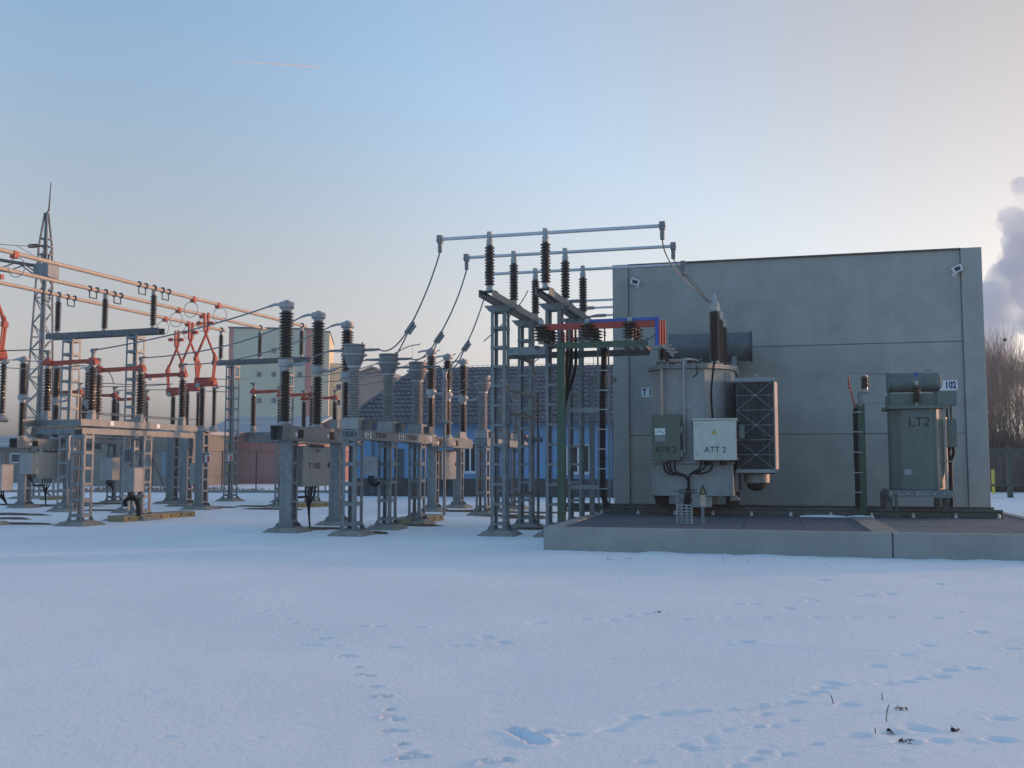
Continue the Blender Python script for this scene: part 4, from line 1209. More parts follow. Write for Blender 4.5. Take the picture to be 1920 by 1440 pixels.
def ct_support(fr_rot, loc, label, vs=CTS, texts=True):
    s = thing('current_transformer_support', label, 'steel support', loc, fr_rot, 'steel supports of the current transformers')
    for i, v in enumerate(vs):
        obj('column', cached(('column', 'ct'), lambda: lattice_col(.34, .42, 2.14, .40, .075, .009, .08), M['galv']), None, s, (0, v, 0))
        add_footing(s, 0, v, 1.0)
        obj('head_plate', MB().box((0, v, 2.155), (.46, .52, .025)), M['galv'], s)
    m = MB()
    for sx in (-1, 1):
        m.span((sx * .21, vs[0] - .20, 2.169), (sx * .198, vs[-1] + .75, ZCT)).span((sx * .197, vs[0] - .20, ZCT - .012), (sx * .12, vs[-1] + .75, ZCT))
    m.span((-.197, vs[0] - .2, 2.169), (.197, vs[0] - .19, ZCT - .013))
    bm_ = obj('beam', m, M['galv'], s)
    if texts:
        letter(bm_, 'TALSKA', .17, M['ink'], (0, vs[0] - .204, 2.29), sx=.6, bold=.004)
        for i, v in enumerate(vs):
            pl_ = obj('phase_plate', MB().box((.2155, v + .36, 2.29), (.008, .34, .15)), M['plate'], s)
            letter(pl_, 'L%d' % (3 - i), .17, M['ink'], (.2225, v + .36, 2.29), 'right', bold=.008, sx=1.3)
            letter(bm_, 'TVELBA', .17, M['ink'], (.2125, v + 1.15, 2.29), 'right', sx=1.2, bold=.004)
    return s


def make_ct(label):
    c = thing('current_transformer', label, 'current transformer', (0, 0, 0), 0, 'grey current transformers')
    b = obj('base_box', MB().span((-.20, -.20, .004), (.20, .22, .26)).span((-.17, -.17, .261), (.17, .19, .285)), M['cab'], c); bevel(b, .01)
    obj('secondary_box', MB().span((.202, .02, .03), (.34, .36, .22)), M['galv_dark'], c)
    obj('insulator', cached(('insulator', 'ct'), lambda: sheds(1.13, .10, .155, 18, .92, 20), M['greyins']), None, c, (0, 0, .286))
    z = .286 + 1.13
    obj('collar', MB().lathe([(.12, 0), (.155, .01), (.155, .06), (.14, .07)], (0, 0, z), 20), M['cap'], c)
    obj('head', MB().lathe([(.14, .07), (.165, .09), (.23, .27), (.24, .33), (.24, .52), (.215, .545)], (0, 0, z - .02), 24), M['cthead'], c)
    obj('flange', MB().lathe([(.29, 0), (.30, .01), (.30, .03), (.29, .04)], (0, 0, z + .29), 24), M['cap'], c)
    obj('lid', MB().lathe([(.252, 0), (.252, .025), (.05, .04)], (0, 0, z + .526), 24).box((.20, 0, z + .56), (.03, .05, .08)).box((-.18, .02, z + .555), (.02, .02, .06)), M['cap'], c)
    for s in (-1, 1):
        obj('terminal', MB().tube([(s * .21, 0, z + .42), (s * .33, 0, z + .42)], .035, 8).box((s * .40, 0, z + .42), (.17, .07, .06)).tube([(s * .46, 0, z + .42), (s * .62, 0, z + .425)], .028, 8), M['cthead'], c)
    return c, z + .42


sct = ct_support(CT.rot, CT.w(0, 0), 'steel stand with L3, L2 and L1 plates under the three near grey current transformers')
proto_ct, ZTERM = make_ct('grey current transformer above the L3 plate, nearest of the three')
CTL, CTR = [], []
for i, v in enumerate(CTS):
    if i == 0: c = proto_ct; c.location = CT.w(0, v, ZCT); c.rotation_euler = (0, 0, -R(CT.rot))
    else: c = copy_tree(proto_ct, CT.w(0, v, ZCT), CT.rot, ['', 'grey current transformer above the L2 plate, middle of the three', 'grey current transformer above the L1 plate, farthest of the three'][i])
    CTL.append(CT.w(-.62, v, ZCT + ZTERM)); CTR.append(CT.w(.62, v, ZCT + ZTERM))
# small marshalling box on the second column
p = at_y(697, 890, 24.4)
jb = thing('junction_box', 'small beige junction box with black cables fixed to the L2 column', 'junction box', p, 15.0, 'small boxes on the columns')
obj('housing', MB().span((-.17, -.10, -.02), (-.02, .22, .44)).span((-.0199, -.1, -.02), (.16, -.04, .44)), M['cab'], jb)
m = MB()
for k in range(3): m.tube(smooth_pts([(-.10 + k * .05, .05, -.02), (-.08 + k * .05, .05, -.2), (.02 + k * .04, .08, -.27), (.12 + k * .03, .1, -.18)], 5), .018, 6)
obj('cable', m, M['black'], jb)

# ------------------------------------------------------------------ circuit breakers
def make_breaker(label):
    b = thing('circuit_breaker', label, 'circuit breaker', (0, 0, 0), 0, 'three pole circuit breakers')
    for v in (0, 2.75):
        obj('column', cached(('column', 'br'), lambda: channel_col(.30, .36, 2.165, .40), M['galv']), None, b, (0, v, 0))
        add_footing(b, 0, v, 1.05)
    m = MB()
    va, vb = -.66, 3.95
    m.span((-.17, va, 2.168), (-.16, vb, 2.52)).span((.16, va, 2.168), (.17, vb, 2.52)).span((-.1599, va + .004, 2.51), (.1599, vb, 2.519)).span((-.1599, va + .3, 2.169), (.1599, va + .31, 2.5095)).span((-.1599, va + .004, 2.168), (.1599, vb, 2.176))
    m.span((.171, va + .0, 2.168), (.185, va + .32, 2.56))
    obj('beam', m, M['galv'], b)
    for v in (.12, 1.9):
        w_ = obj('indicator_window', MB().span((.1705, v, 2.24), (.182, v + .26, 2.44)), M['black'], b)
        obj('phase_mark', MB().span((.1705, v - .16, 2.27), (.176, v - .06, 2.36)), M['plate'], w_)
    obj('control_box', MB().span((.02, 2.25, 2.522), (.22, 3.0, 2.76)), M['cab'], b)
    for i, v in enumerate((-.27, 1.48, 3.3)):
        z = 2.522
        lo = obj('lower_insulator', cached(('lower_insulator',), lambda: sheds(1.22, .085, .15, 17, .88, 20), M['brown']), None, b, (0, v, z + .09))
        obj('base', cached(('base', 'br'), lambda: MB().lathe([(.19, 0), (.19, .03), (.15, .04), (.13, .09)], (0, 0, -.09), 18), M['cap']), None, lo)
        obj('joint', cached(('joint',), lambda: MB().lathe([(.115, 0), (.115, .09), (.17, .10), (.18, .12), (.18, .26), (.16, .28), (.13, .30)], (0, 0, 1.22), 20).tube([(.15, 0, 1.38), (.32, 0, 1.36), (.42, 0, 1.38), (.52, 0, 1.43)], [.045, .04, .045, .03], 8), M['cap']), None, lo)
        up = obj('upper_insulator', cached(('upper_insulator',), lambda: sheds(1.14, .11, .182, 15, .9, 20), M['brown']), None, b, (0, v, z + .09 + 1.52))
        obj('cap', cached(('cap', 'br'), lambda: MB().lathe([(.125, 0), (.13, .05), (.165, .06), (.18, .08), (.18, .20), (.165, .215), (.07, .22), (.07, .26), (.04, .265)], (0, 0, 1.14), 20).box((-.24, 0, 1.14 + .17), (.16, .07, .06)).tube([(-.32, 0, 1.31), (-.48, 0, 1.27)], .032, 8), M['cap']), None, up)
    cb = obj('cabinet', MB().span((-.17, .30, 1.06), (.21, 1.85, 2.03)).span((-.16, .28, 2.031), (.20, 1.87, 2.05)), M['cab'], b); bevel(cb, .012)
    obj('lock', MB().box((.225, 1.74, 1.58), (.03, .05, .12)).box((.222, 1.05, 2.06), (.02, .8, .08)), M['dark'], cb)
    m = MB()
    for k in range(4): m.tube(smooth_pts([(.0 + .04 * k, .9 + .1 * k, 1.06), (.0 + .04 * k, .9 + .08 * k, .85), (.02, 1.0 + .03 * k, .55), (.05, 1.05, .1), (.06, 1.08, -.05)], 4), .022, 7)
    m.tube(smooth_pts([(-.1, .5, 1.0), (-.12, .4, .86), (-.10, .6, .80), (.0, 1.0, .80)], 4), .03, 7)
    obj('cable', m, M['black'], b)
    return b


BK0 = make_breaker('near three pole breaker on grey beam with T 102 cabinet below')
BK0.location = BR.w(0, 0); BK0.rotation_euler = (0, 0, -R(BR.rot))
BKL = [BR.w(-.48, v, 2.522 + .09 + 1.52 + 1.14 + .13) for v in (-.27, 1.48, 3.3)]
BKM = [BR.w(.52, v, 2.522 + .09 + 1.43) for v in (-.27, 1.48, 3.3)]
g = at_z(812, 958.5); BR2 = Frame(g.x, g.y, 15.0)
BK1 = copy_tree(BK0, BR2.w(0, 0), BR2.rot, 'middle breaker with brown poles standing before the blue house')
g = at_z(45, 952); BR3 = Frame(g.x, g.y, 15.0)
BK2 = copy_tree(BK0, BR3.w(0, 0), BR3.rot, 'breaker with grey cabinet at the left edge, behind the small beige cabinet')
# writing only on the near cabinet
cb0 = [c for c in BK0.children if c.name.startswith('cabinet')][0]
letter(cb0, 'T 102', .19, M['ink'], (.214, .92, 1.56), 'right', sx=1.5, bold=.004)
letter(cb0, 'QM1', .10, M['ink'], (.214, 1.1, 1.93), 'right', sx=1.3)

# second set of current transformers by the tall supports
g = at_z(905, 966); C2 = Frame(g.x, g.y, 15.0)
ct_support(C2.rot, C2.w(0, 0), 'steel stand of the far grey current transformers, partly behind the tall support', [0, 2.1, 4.2], False)
for i, v in enumerate(CTS[:3]):
    copy_tree(proto_ct, C2.w(0, v, ZCT), C2.rot, ['grey current transformer just left of the tall support, in front of tiled roof', 'grey current transformer seen through the tall left support', 'grey current transformer farthest back behind the tall supports'][i])
# arrester
g = at_y(833, 940, 31.5)
sa = thing('surge_arrester', 'slim grey surge arrester on a bracket between the far breaker poles', 'surge arrester', (g.x, 31.5, 0), 15.0)
zA0, zA1 = at_y(833, 790, 31.5).z, at_y(833, 700, 31.5).z
obj('post', MB().span((-.04, -.04, 0), (.04, .04, zA0 - .08)).box((0, 0, zA0 - .06), (.5, .2, .03)), M['galv'], sa)
obj('insulator', MB().lathe([(r, z) for r, z in [(.06, 0)] + sum([[(.06, .03 + k * .066), (.105, .045 + k * .066), (.105, .055 + k * .066), (.06, .075 + k * .066)] for k in range(20)], []) + [(.06, zA1 - zA0)]], (0, 0, zA0), 14), M['greyins'], sa)
obj('cap', MB().cyl((0, 0, zA1 + .001), .09, .12, 14).ring((0, 0, zA0 - .01), .17, .012, 'z', 16), M['cap'], sa)
g = at_y(1009, 830, 25.2)
sa2 = thing('line_post', 'slim brown rod insulator on a bracket right of the tall left support', 'insulator', (g.x, 25.2, 0), 15.0)
z0_, z1_ = at_y(1010, 812, 25.2).z, at_y(1010, 738, 25.2).z
obj('post', MB().span((-.03, -.03, 0), (.03, .03, z0_)).box((-.1, 0, z0_ - .17), (.42, .1, .12)), M['galv_dark'], sa2)
obj('insulator', MB().lathe([(.025, 0)] + sum([[(.02, .06 + k * .075), (.045, .075 + k * .075), (.02, .09 + k * .075)] for k in range(11)], []) + [(.02, z1_ - z0_)], (0, 0, z0_ + .001), 10), M['brown'], sa2)

# ------------------------------------------------------------------ disconnectors with orange arms
PH = [.3, 2.4, 4.5]


def make_disconnector(label):
    d = thing('disconnector', label, 'disconnector', (0, 0, 0), 0, 'three phase disconnectors with orange arms')
    for v in (0, 2.55):
        obj('column', cached(('column', 'dl'), lambda: lattice_col(.40, .40, 2.40, .42, .08, .009, .08), M['galv']), None, d, (0, v, 0))
        add_footing(d, 0, v, 1.1)
    m = MB().span((-1.55, -.10, 2.42), (-1.54, 5.0, 2.60)).span((-.13, -.20, 2.401), (-.12, 5.0, 2.56)).span((.12, -.2, 2.401), (.13, 5.0, 2.56)).span((-1.53, 1.2, 2.41), (-.131, 1.21, 2.55)).span((-1.53, 3.4, 2.41), (-.131, 3.41, 2.55)).span((-1.53, .02, 2.41), (-.131, .03, 2.55))
    obj('lower_frame', m, M['galv'], d)
    m = MB().span((.06, -.35, 2.61), (.20, 5.05, 2.625)).span((.19, -.35, 2.626), (.20, 5.05, 2.79)).span((-1.62, -.35, 2.61), (-1.48, 5.05, 2.625)).span((-1.62, -.35, 2.626), (-1.61, 5.05, 2.79))
    obj('rail', m, M['galv'], d)
    for i, v in enumerate(PH):
        obj('cross_channel', MB().span((-1.60, v - .10, 2.63), (.185, v - .09, 2.80)).span((-1.60, v - .0899, 2.785), (.185, v + .09, 2.80)), M['galv'], d)
        for s, u in (('l', -1.42), ('r', 0.0)):
            obj('pedestal', MB().box((u, v, 2.87), (.20, .16, .14)).cyl((u, v, 2.94), .11, .07, 14), M['cab'], d)
            ins = add_ins(d, (u, v, 3.012), 1.26, .138, 14, .07, 'brown', .06, .02, capr=.08)
            obj('head', MB().prism([(-.13, 1.25), (.13, 1.25), (.13, 1.33), (.06, 1.43), (-.06, 1.43), (-.13, 1.33)], -.08, .08, 'y'), M['orange'], ins)
            t = MB().box((0, 0, 1.52), (.07, .07, .16)).box((0, 0, 1.62), (.12, .09, .10)).tube([(0, 0, 1.64), (.15 if u > -1 else -.15, 0, 1.66)], .03, 8)
            obj('terminal', t, M['cthead'], ins)
        obj('arm', MB().bar((-1.36, v - .0, 4.34), (-.69, v, 4.355), .05, .125, (0, 0, 1)).bar((-.73, v - .055, 4.355), (-.06, v - .055, 4.365), .05, .115, (0, 0, 1)).box((-.71, v - .03, 4.36), (.16, .13, .05)), M['orange'], d)
        obj('spring', MB().ring((.02, v - .1, 4.28), .05, .014, 'y', 14), M['cthead'], d)
    m = MB()
    m.tube([(.09, -.2, 2.98), (.09, 5.1, 2.99)], .016, 6).tube([(-.12, PH[0], 2.95), (-.05, PH[2], 2.96)], .014, 6)
    obj('linkage', m, M['galv'], d)
    return d


DK0 = make_disconnector('nearest disconnector with orange arms on the square grey column at left')
DK0.location = DL.w(0, 0); DK0.rotation_euler = (0, 0, -R(DL.rot))
DT = [DL.w(0.08, v, 3.032 + 1.64) for v in PH]
g = at_y(149, 735, 38.3); D2 = Frame(g.x, g.y, 15.0)
DK1 = copy_tree(DK0, D2.w(0, -.3), 15.0, 'disconnector with dark orange arms half hidden behind the nearest one')
g = at_y(539, 726, 37.8); D3 = Frame(g.x, g.y, 15.0)
DK2 = copy_tree(DK0, D3.w(0, -.3), 15.0, 'far disconnector with orange arms behind the near breaker, before the pale block')
# gauge plates on the near one
for i, v in enumerate((.9, 3.0)):
    pp = obj('phase_plate', MB().box((.2045, v, 2.71), (.008, .16, .12)), M['plate'], DK0)
# drive cabinets
def drive_box(px, py, Y, label, w_=.34, h_=.62, d_=.34, mat='cab'):
    p = at_y(px, py, Y)
    c = thing('drive_cabinet', label, 'cabinet', p, 15.0, 'drive cabinets on the columns')
    bevel(obj('housing', MB().span((-w_ / 2, -d_ / 2, 0), (w_ / 2, d_ / 2, h_)).span((-w_ / 2 - .015, -d_ / 2 - .015, h_ + .001), (w_ / 2 + .015, d_ / 2 + .015, h_ + .02)), M[mat], c), .01)
    m = MB()
    for k in range(4):
        m.tube(smooth_pts([(-.1 + .06 * k, 0, 0), (-.1 + .06 * k, 0, -.10), (.02 + .02 * k, .05, -.22), (.1, .1, -.34)], 4), .02, 6)
    obj('cable', m, M['black'], c)
    return c


dc1 = drive_box(247, 922, 27.9, 'grey blue drive cabinet on the second column of the nearest disconnector', .42, .66, .40)
p = at_y(252, 945, 27.6)
m = MB().tube(smooth_pts([at_y(236, 950, 27.6), at_y(234, 940, 27.6), at_y(242, 935, 27.6), at_y(255, 937, 27.6), at_y(259, 950, 27.7), at_y(260, 968, 27.7)], 6), .06, 8)
tag(obj('cable_loop', m, M['black']), 'thick black cable loop under the grey blue drive cabinet', 'cable')
g = at_y(253, 930, 28.1)
dcap = thing('column_bracket', 'bracket plate coloured as if orange lit on the second column below the drive cabinet', 'bracket', g, 15.0)
obj('plate', MB().box((0, 0, 0), (.7, .05, .07)).box((-.2, 0, -.2), (.05, .05, .4)), M['copper_sunlit'], dcap)  # orange sunlight put into the colour of the plate
dc2 = drive_box(368, 908, 37.0, 'pale drive cabinet with cable bunch between the two orange pantograph columns', .38, .76, .3)
dc3 = drive_box(2, 920, 25.5, 'beige drive cabinet at the very left edge of the yard', .36, .66, .4)
for px, py, Y_, lab in ((205, 900, 34, 'grey drive cabinet seen through the legs of the nearest disconnector'), (55, 889, 36.2, 'grey blue control cabinet beside the left edge breaker')):
    drive_box(px, py, Y_, lab, .5, .75, .4)

# ------------------------------------------------------------------ sun tinted tubes on the left, their supports, pantographs
ZT = 7.4
TL = []
ends = [((0, 468), (568, 611)), ((0, 503), (491, 615.5)), ((0, 530), (416, 619))]
tn = ['topmost and nearest of the three long pinkish tubes at upper left', 'middle one of the three long pinkish tubes at upper left', 'lowest and farthest of the three long pinkish tubes at upper left']
for i, (a, b) in enumerate(ends):
    P0, P1 = at_z(*a, ZT), at_z(*b, ZT)
    dirv = (P1 - P0).normalized()
    P0 = P0 - dirv * 9
    tb_ = thing('busbar_tube', tn[i], 'busbar tube', P0, 0, 'long busbar tubes at the left')
    obj('tube', MB().tube([(0, 0, 0), P1 - P0 + dirv * .25], .065, 12), M['alu_sunlit'], tb_)
    TL.append((P0, P1, dirv))


def tube_pt(i, px):
    """point of tube i under picture column px"""
    P0, P1, d = TL[i]
    k = (px - CX) / FOC
    # P.x = k * depth ; depth = forward component
    f0 = (P0 - EYEP).dot(FW); fd = d.dot(FW)
    s = (k * f0 - P0.x) / (d.x - k * fd)
    return P0 + d * s


def left_support(pxs, label, ins_px):
    pts = [tube_pt(i, px) for i, px in zip((0, 1, 2), ins_px)]
    a, b = pts[2], pts[0]
    ang = math.degrees(math.atan2(-(b - a).y, (b - a).x))
    L_ = math.hypot(b.x - a.x, b.y - a.y)
    s = thing('busbar_support', label, 'busbar support', (a.x, a.y, 0), ang, 'steel supports of the long busbar tubes')
    zb_ = 6.06
    m = MB().span((-.35, -.16, zb_ - .20), (L_ + .35, -.148, zb_)).span((-.35, .148, zb_ - .20), (L_ + .35, .16, zb_)).span((-.35, -.1479, zb_ - .012), (L_ + .35, -.08, zb_)).span((-.35, .08, zb_ - .012), (L_ + .35, .1479, zb_))
    obj('beam', m, M['galv_dark'], s)
    for k in (.16, .83):
        obj('column', cached(('column', 'gl'), lambda: lattice_col(.44, .40, 5.85, .46, .07, .009, .085, plate=.6), M['galv']), None, s, (L_ * k, 0, 0))
        add_footing(s, L_ * k, 0, 1.1)
    for i, p in enumerate(pts):
        q = Vector(((p - Vector((a.x, a.y, 0))).x, (p - Vector((a.x, a.y, 0))).y, 0))
        r = R(ang); u = q.x * math.cos(r) - q.y * math.sin(r); v = q.x * math.sin(r) + q.y * math.cos(r)
        ins = add_ins(s, (u, v, zb_ + .001), ZT - zb_ - .08, .12, 13, .066, 'brown', .14, .09, capr=.075)
        obj('plate', MB().box((0, 0, -.095), (.36, .36, .014)), M['cap'], ins)
        h = ZT - zb_ - .08 - .09
        # tube clamps and the little trapezoid fittings before and behind
        dl = TL[i][2]; du = dl.x * math.cos(r) - dl.y * math.sin(r); dv = dl.x * math.sin(r) + dl.y * math.cos(r)
        m = MB().box((0, 0, h + .03), (.10, .10, .12)).ring((0, 0, h + .09), .085, .03, 'y', 14, 6)
        obj('tube_clamp', m, M['galv_dark'], ins)
        if ins_px[0] < 400:
            for s_ in (-1, 1):
                m = MB()
                for k in (.42, .75):
                    c = Vector((du * s_ * k, dv * s_ * k, h + .09))
                    m.ring(c, .08, .028, 'y', 14, 6)
                    m.tube([c + Vector((0, 0, -.08)), c + Vector((-du * 0, 0, -.30))], .02, 6)
                a_ = Vector((du * s_ * .42, dv * s_ * .42, h - .21)); b_ = Vector((du * s_ * .75, dv * s_ * .75, h - .21))
                m.tube([a_, b_], .02, 6)
                obj('earthing_fitting', m, M['galv_dark'], ins)
    return s


left_support(None, 'steel portal carrying the long pinkish tubes, left of the orange pantographs', (289, 198, 110))
left_support(None, 'steel portal carrying the far ends of the pinkish tubes, before the pale block', (566, 488, 415))


def make_pantograph(label):
    p = thing('pantograph_disconnector', label, 'disconnector', (0, 0, 0), 0, 'orange pantograph disconnectors under the tubes')
    obj('column', cached(('column', 'pg'), lambda: channel_col(.30, .42, 2.72, .42, bat=.07), M['galv']), None, p)
    add_footing(p, 0, 0, 1.3)
    obj('bed', MB().box((.05, .1, 2.745), (.5, .7, .045)), M['galv'], p)
    for (u, v, r) in ((-.05, 0, .125), (.30, .22, .095)):
        obj('stool', MB().lathe([(.20, 0), (.18, .02), (.09, .12), (.12, .14)], (u, v, 2.77), 8), M['cap'], p)
        ins = add_ins(p, (u, v, 2.91), 1.42, r, 16, r * .52, 'brown', .06, .03, capr=.085)
    hb = obj('head', MB().span((-.30, -.16, 4.36), (.34, .30, 4.60)).span((-.34, -.1, 4.60), (.38, .22, 4.66)).span((-.22, -.17, 4.30), (-.05, .1, 4.359)).cyl((.36, -.12, 4.45), .10, .3, 12, 'y'), M['orange'], p)
    bevel(hb, .02)
    obj('terminal', MB().cyl((-.12, -.231, 4.37), .09, .06, 12, 'y'), M['cab'], hb)
    obj('counterweight', MB().cyl((.52, 0, 4.32), .06, .1, 10, 'y').bar((.34, .05, 4.4), (.52, .05, 4.34), .05, .05), M['cab'], hb)
    for s in (-1, 1):
        y = .04 + s * .09
        for q in (-1, 1):
            m = MB().bar((.02 + s * .27, y + q * .05, 4.66), (.02 + s * .33, y + q * .05, 5.30), .035, .06, (0, 1, 0))
            obj('lower_arm', m, M['orange'], p)
        m = MB().box((.02 + s * .33, y, 5.33), (.10, .18, .14)).bar((.02 + s * .33, y, 5.38), (.02 + s * .27, y, 5.56), .08, .10, (0, 1, 0))
        obj('elbow', m, M['orange'], p)
        m = MB().bar((.02 + s * .30, y, 5.45), (.02 - s * .12, y, 6.38), .05, .085, (0, 1, 0))
        m.bar((.02 - s * .12, y, 6.36), (.02 - s * .13, y, 6.98), .06, .11, (0, 1, 0))
        obj('upper_arm', m, M['orange'], p)
    obj('contact_bar', MB().box((-.11, .13, 6.75), (.05, .03, .5)).box((.16, -.05, 6.72), (.04, .03, .5)), M['galv_dark'], p)
    obj('crossbar', MB().box((-.24, .0, 6.62), (.16, .12, .12)).box((.27, .0, 6.60), (.14, .12, .12)).bar((-.24, 0, 6.62), (.27, 0, 6.60), .03, .03), M['orange'], p)
    return p


PANT = []
proto = None
for k, (i, px, lab) in enumerate(((0, 386, 'orange pantograph nearest and tallest of the three on single columns'), (1, 357, 'orange pantograph in the middle of the three on single columns'), (2, 331, 'orange pantograph farthest left of the three on single columns'), (0, -13, 'orange pantograph cut by the left edge of the view'))):
    q = tube_pt(i, px)
    if proto is None: proto = make_pantograph(lab); o_ = proto
    else: o_ = copy_tree(proto, None, None, lab)
    o_.location = (q.x, q.y, 0); o_.rotation_euler = (0, 0, -R(14))
    PANT.append(q)
    # hanger rings on the tube above
    d = TL[i][2]
    hg = thing('contact_hanger', ['pair of wire rings clamped to the nearest pinkish tube above its pantograph', 'pair of wire rings clamped to the middle pinkish tube above its pantograph', 'pair of wire rings clamped to the lowest pinkish tube above its pantograph', 'wire rings on the tube above the pantograph at the left edge'][k], 'contact hanger', q, 14, 'ring hangers on the pinkish tubes')
    r14 = R(14)
    for s in (-.28, .28):
        du = d.x * math.cos(r14) - d.y * math.sin(r14); dv = d.x * math.sin(r14) + d.y * math.cos(r14)
        c = Vector((du * s * 2.6, dv * s * 2.6, 0))
        obj('ring', MB().ring((c.x + s * .3, c.y, -.40), .27, .012, 'y', 26, 5), M['wire'], hg)
        obj('clamp', MB().box((c.x, c.y, -.04), (.16, .16, .20)), M['orange'], hg)
# small signs on columns
for px, py, Y_, lab in ((390, 858, 35.2, 'red and white warning sign on the nearest pantograph column'), (432, 857, 42.6, 'red and white warning sign on the far portal column before the pink building')):
    p = at_y(px, py, Y_)
    s = thing('warning_sign', lab, 'sign', p, 15.0, 'warning signs on the columns')
    obj('plate', MB().box((0, -.02, 0), (.21, .01, .34)), M['plate'], s)
    obj('red_field', MB().box((.035, -.0285, -.05), (.10, .006, .20)), M['redsign'], s)
    obj('yellow_field', MB().box((0, -.0285, .12), (.15, .006, .07)), M['yellow'], s)
# lamp on the portal column
p = at_y(268, 708, 33.0)
lp = thing('yard_lamp', 'small white floodlight on an arm at the portal column above the disconnector', 'floodlight', p, 15.0)
obj('arm', MB().tube([(0, 0, 0), (.28, -.02, 0)], .018, 6), M['cab'], lp)
obj('housing', MB().prism([(.26, -.09), (.40, -.12), (.44, .10), (.33, .10)], -.10, .10, 'y'), M['white'], lp)

# ------------------------------------------------------------------ yellow edged cable duct covers
def duct(pxa, pya, pxb, pyb, label, w_=.55, h_=.16):
    a, b = at_z(pxa, pya), at_z(pxb, pyb)
    ang = math.degrees(math.atan2(-(b - a).y, (b - a).x)); L_ = math.hypot(b.x - a.x, b.y - a.y)
    c = thing('cable_duct', label, 'cable duct', (a.x, a.y, 0), ang, 'low cable ducts with yellow edges')
    obj('duct_body', MB().span((0, 0, -.05), (L_, w_, h_ - .03)), M['yellow'], c)
    n = max(3, int(L_ / .45)); m = MB(); k_ = MB()
    for i in range(n):
        m.span((L_ * i / n + .006, -.012, h_ - .029), (L_ * (i + 1) / n - .006, w_ + .012, h_ + .01))
        k_.cyl((L_ * (i + .5) / n, -.012, h_ - .075), .035, .014, 8, 'y')
    obj('cover', m, M['foot'], c); obj('bolt', k_, M['dark'], c)
    return c


duct(232, 979, 366, 968, 'yellow edged cable duct in the snow right of the near disconnector column')
duct(772, 984, 832, 975, 'yellow edged cable duct behind the L1 column')
duct(555, 952, 660, 948, 'yellow edged cable duct seen under the T 102 cabinet')
duct(95, 938, 130, 936, 'short cable duct under the left edge breaker')

# ------------------------------------------------------------------ lattice mast with line portal
g = at_y(68, 930, 46.0)
mast = thing('lattice_mast', 'tall lattice steel mast with lightning rod at the upper left', 'mast', (g.x, 46.0, 0), 10.0)
zt_ = at_y(82, 402, 46).z; ztop_rod = at_y(89, 342, 46).z; zk = at_y(80, 462, 46).z
def mast_w(z):
    k = min(1, z / zk)
    return (.52 - .32 * k) if z <= zk else .20 * (1 - (z - zk) / (zt_ - zk)) + .06 * ((z - zk) / (zt_ - zk))
m = MB(); x_ = MB()
zs = [0]
while zs[-1] < zk - .6: zs.append(zs[-1] + .62)
zs[-1] = zk
for sx in (-1, 1):
    for sy in (-1, 1):
        for a, b in ((0, zk), (zk, zt_)):
            wa, wb = mast_w(a), mast_w(b)
            m.bar((sx * wa, sy * wa, a), (sx * wb, sy * wb, b), .07, .07)
for i in range(len(zs) - 1):
    a, b = zs[i], zs[i + 1]; wa, wb = mast_w(a), mast_w(b)
    for s in (-1, 1):
        f = 1 if i % 2 else -1
        x_.bar((-f * wa, s * wa, a), (f * wb, s * wb, b), .05, .03, (0, 1, 0)).bar((s * wa, -f * wa, a), (s * wb, f * wb, b), .05, .03, (1, 0, 0))
        if i % 3 == 0:
            x_.bar((-wa, s * wa, a), (wa, s * wa, a), .05, .03).bar((s * wa, -wa, a), (s * wa, wa, a), .05, .03)
for z in (zk, zk + .35, zk - .4):
    w_ = mast_w(z)
    for s in (-1, 1): x_.bar((-w_, s * w_, z), (w_, s * w_, z), .07, .05).bar((s * w_, -w_, z), (s * w_, w_, z), .07, .05)
obj('leg', m, M['galv'], mast); obj('lattice', x_, M['galv'], mast)
obj('lightning_rod', MB().tube([(.0, 0, 2.0), (.0, 0, zt_ + .05), (.10, 0, zt_ + .2), (.16, 0, ztop_rod)], [.06, .06, .04, .022], 6).box((0, 0, zt_), (.2, .2, .12)), M['galv_dark'], mast)
zb1_, zb0_ = at_y(77, 497, 46).z, at_y(77, 521, 46).z
obj('junction_box', MB().span((-.30, -.42, zb0_), (.46, .42, zb1_)), M['galv'], mast)
m = MB()
E = Vector((-5.2, -4.4, .55))
for dz, dy in ((zb1_ - .05, -.3), (zb0_ + .1, -.3), (zb1_ - .05, .3), (zb0_ + .1, .3)):
    m.bar((-.3, dy, dz), (-.3 + E.x, dy + E.y, dz + E.z), .09, .09)
for i in range(9):
    k0_, k1_ = i / 9, (i + 1) / 9
    for dy in (-.3, .3):
        z0__, z1__ = (zb1_ - .05, zb0_ + .1) if i % 2 else (zb0_ + .1, zb1_ - .05)
        m.bar((-.3 + E.x * k0_, dy + E.y * k0_, z0__ + E.z * k0_), (-.3 + E.x * k1_, dy + E.y * k1_, z1__ + E.z * k1_), .05, .05)
obj('portal_beam', m, M['galv_dark'], mast)
add_footing(mast, 0, 0, 2.2)
pa = at_y(72, 461, 45.6)
wire('earth wire from the lattice mast towards the left edge', smooth_pts([at_y(-30, 457, 40), at_y(0, 458, 41.5), at_y(34, 460.5, 43.5), pa], 5), .022)
obj_ = thing('strain_insulator', 'dark strain insulator where the earth wire meets the lattice mast', 'insulator', at_y(62, 461, 45.4), 10.0)
obj('insulator', MB().lathe([(.03, -.28), (.09, -.2), (.10, 0), (.09, .2), (.03, .28)], (0, 0, 0), 10, 'x'), M['dark'], obj_)
obj('shackle', MB().tube([(.25, 0, 0), (.6, .2, .02)], .03, 6), M['dark'], obj_)
wire('short jumper wire below the earth wire on the lattice mast', smooth_pts([at_y(30, 460.5, 43.3), at_y(48, 470, 44.4), at_y(68, 482, 45.6)], 5), .014)

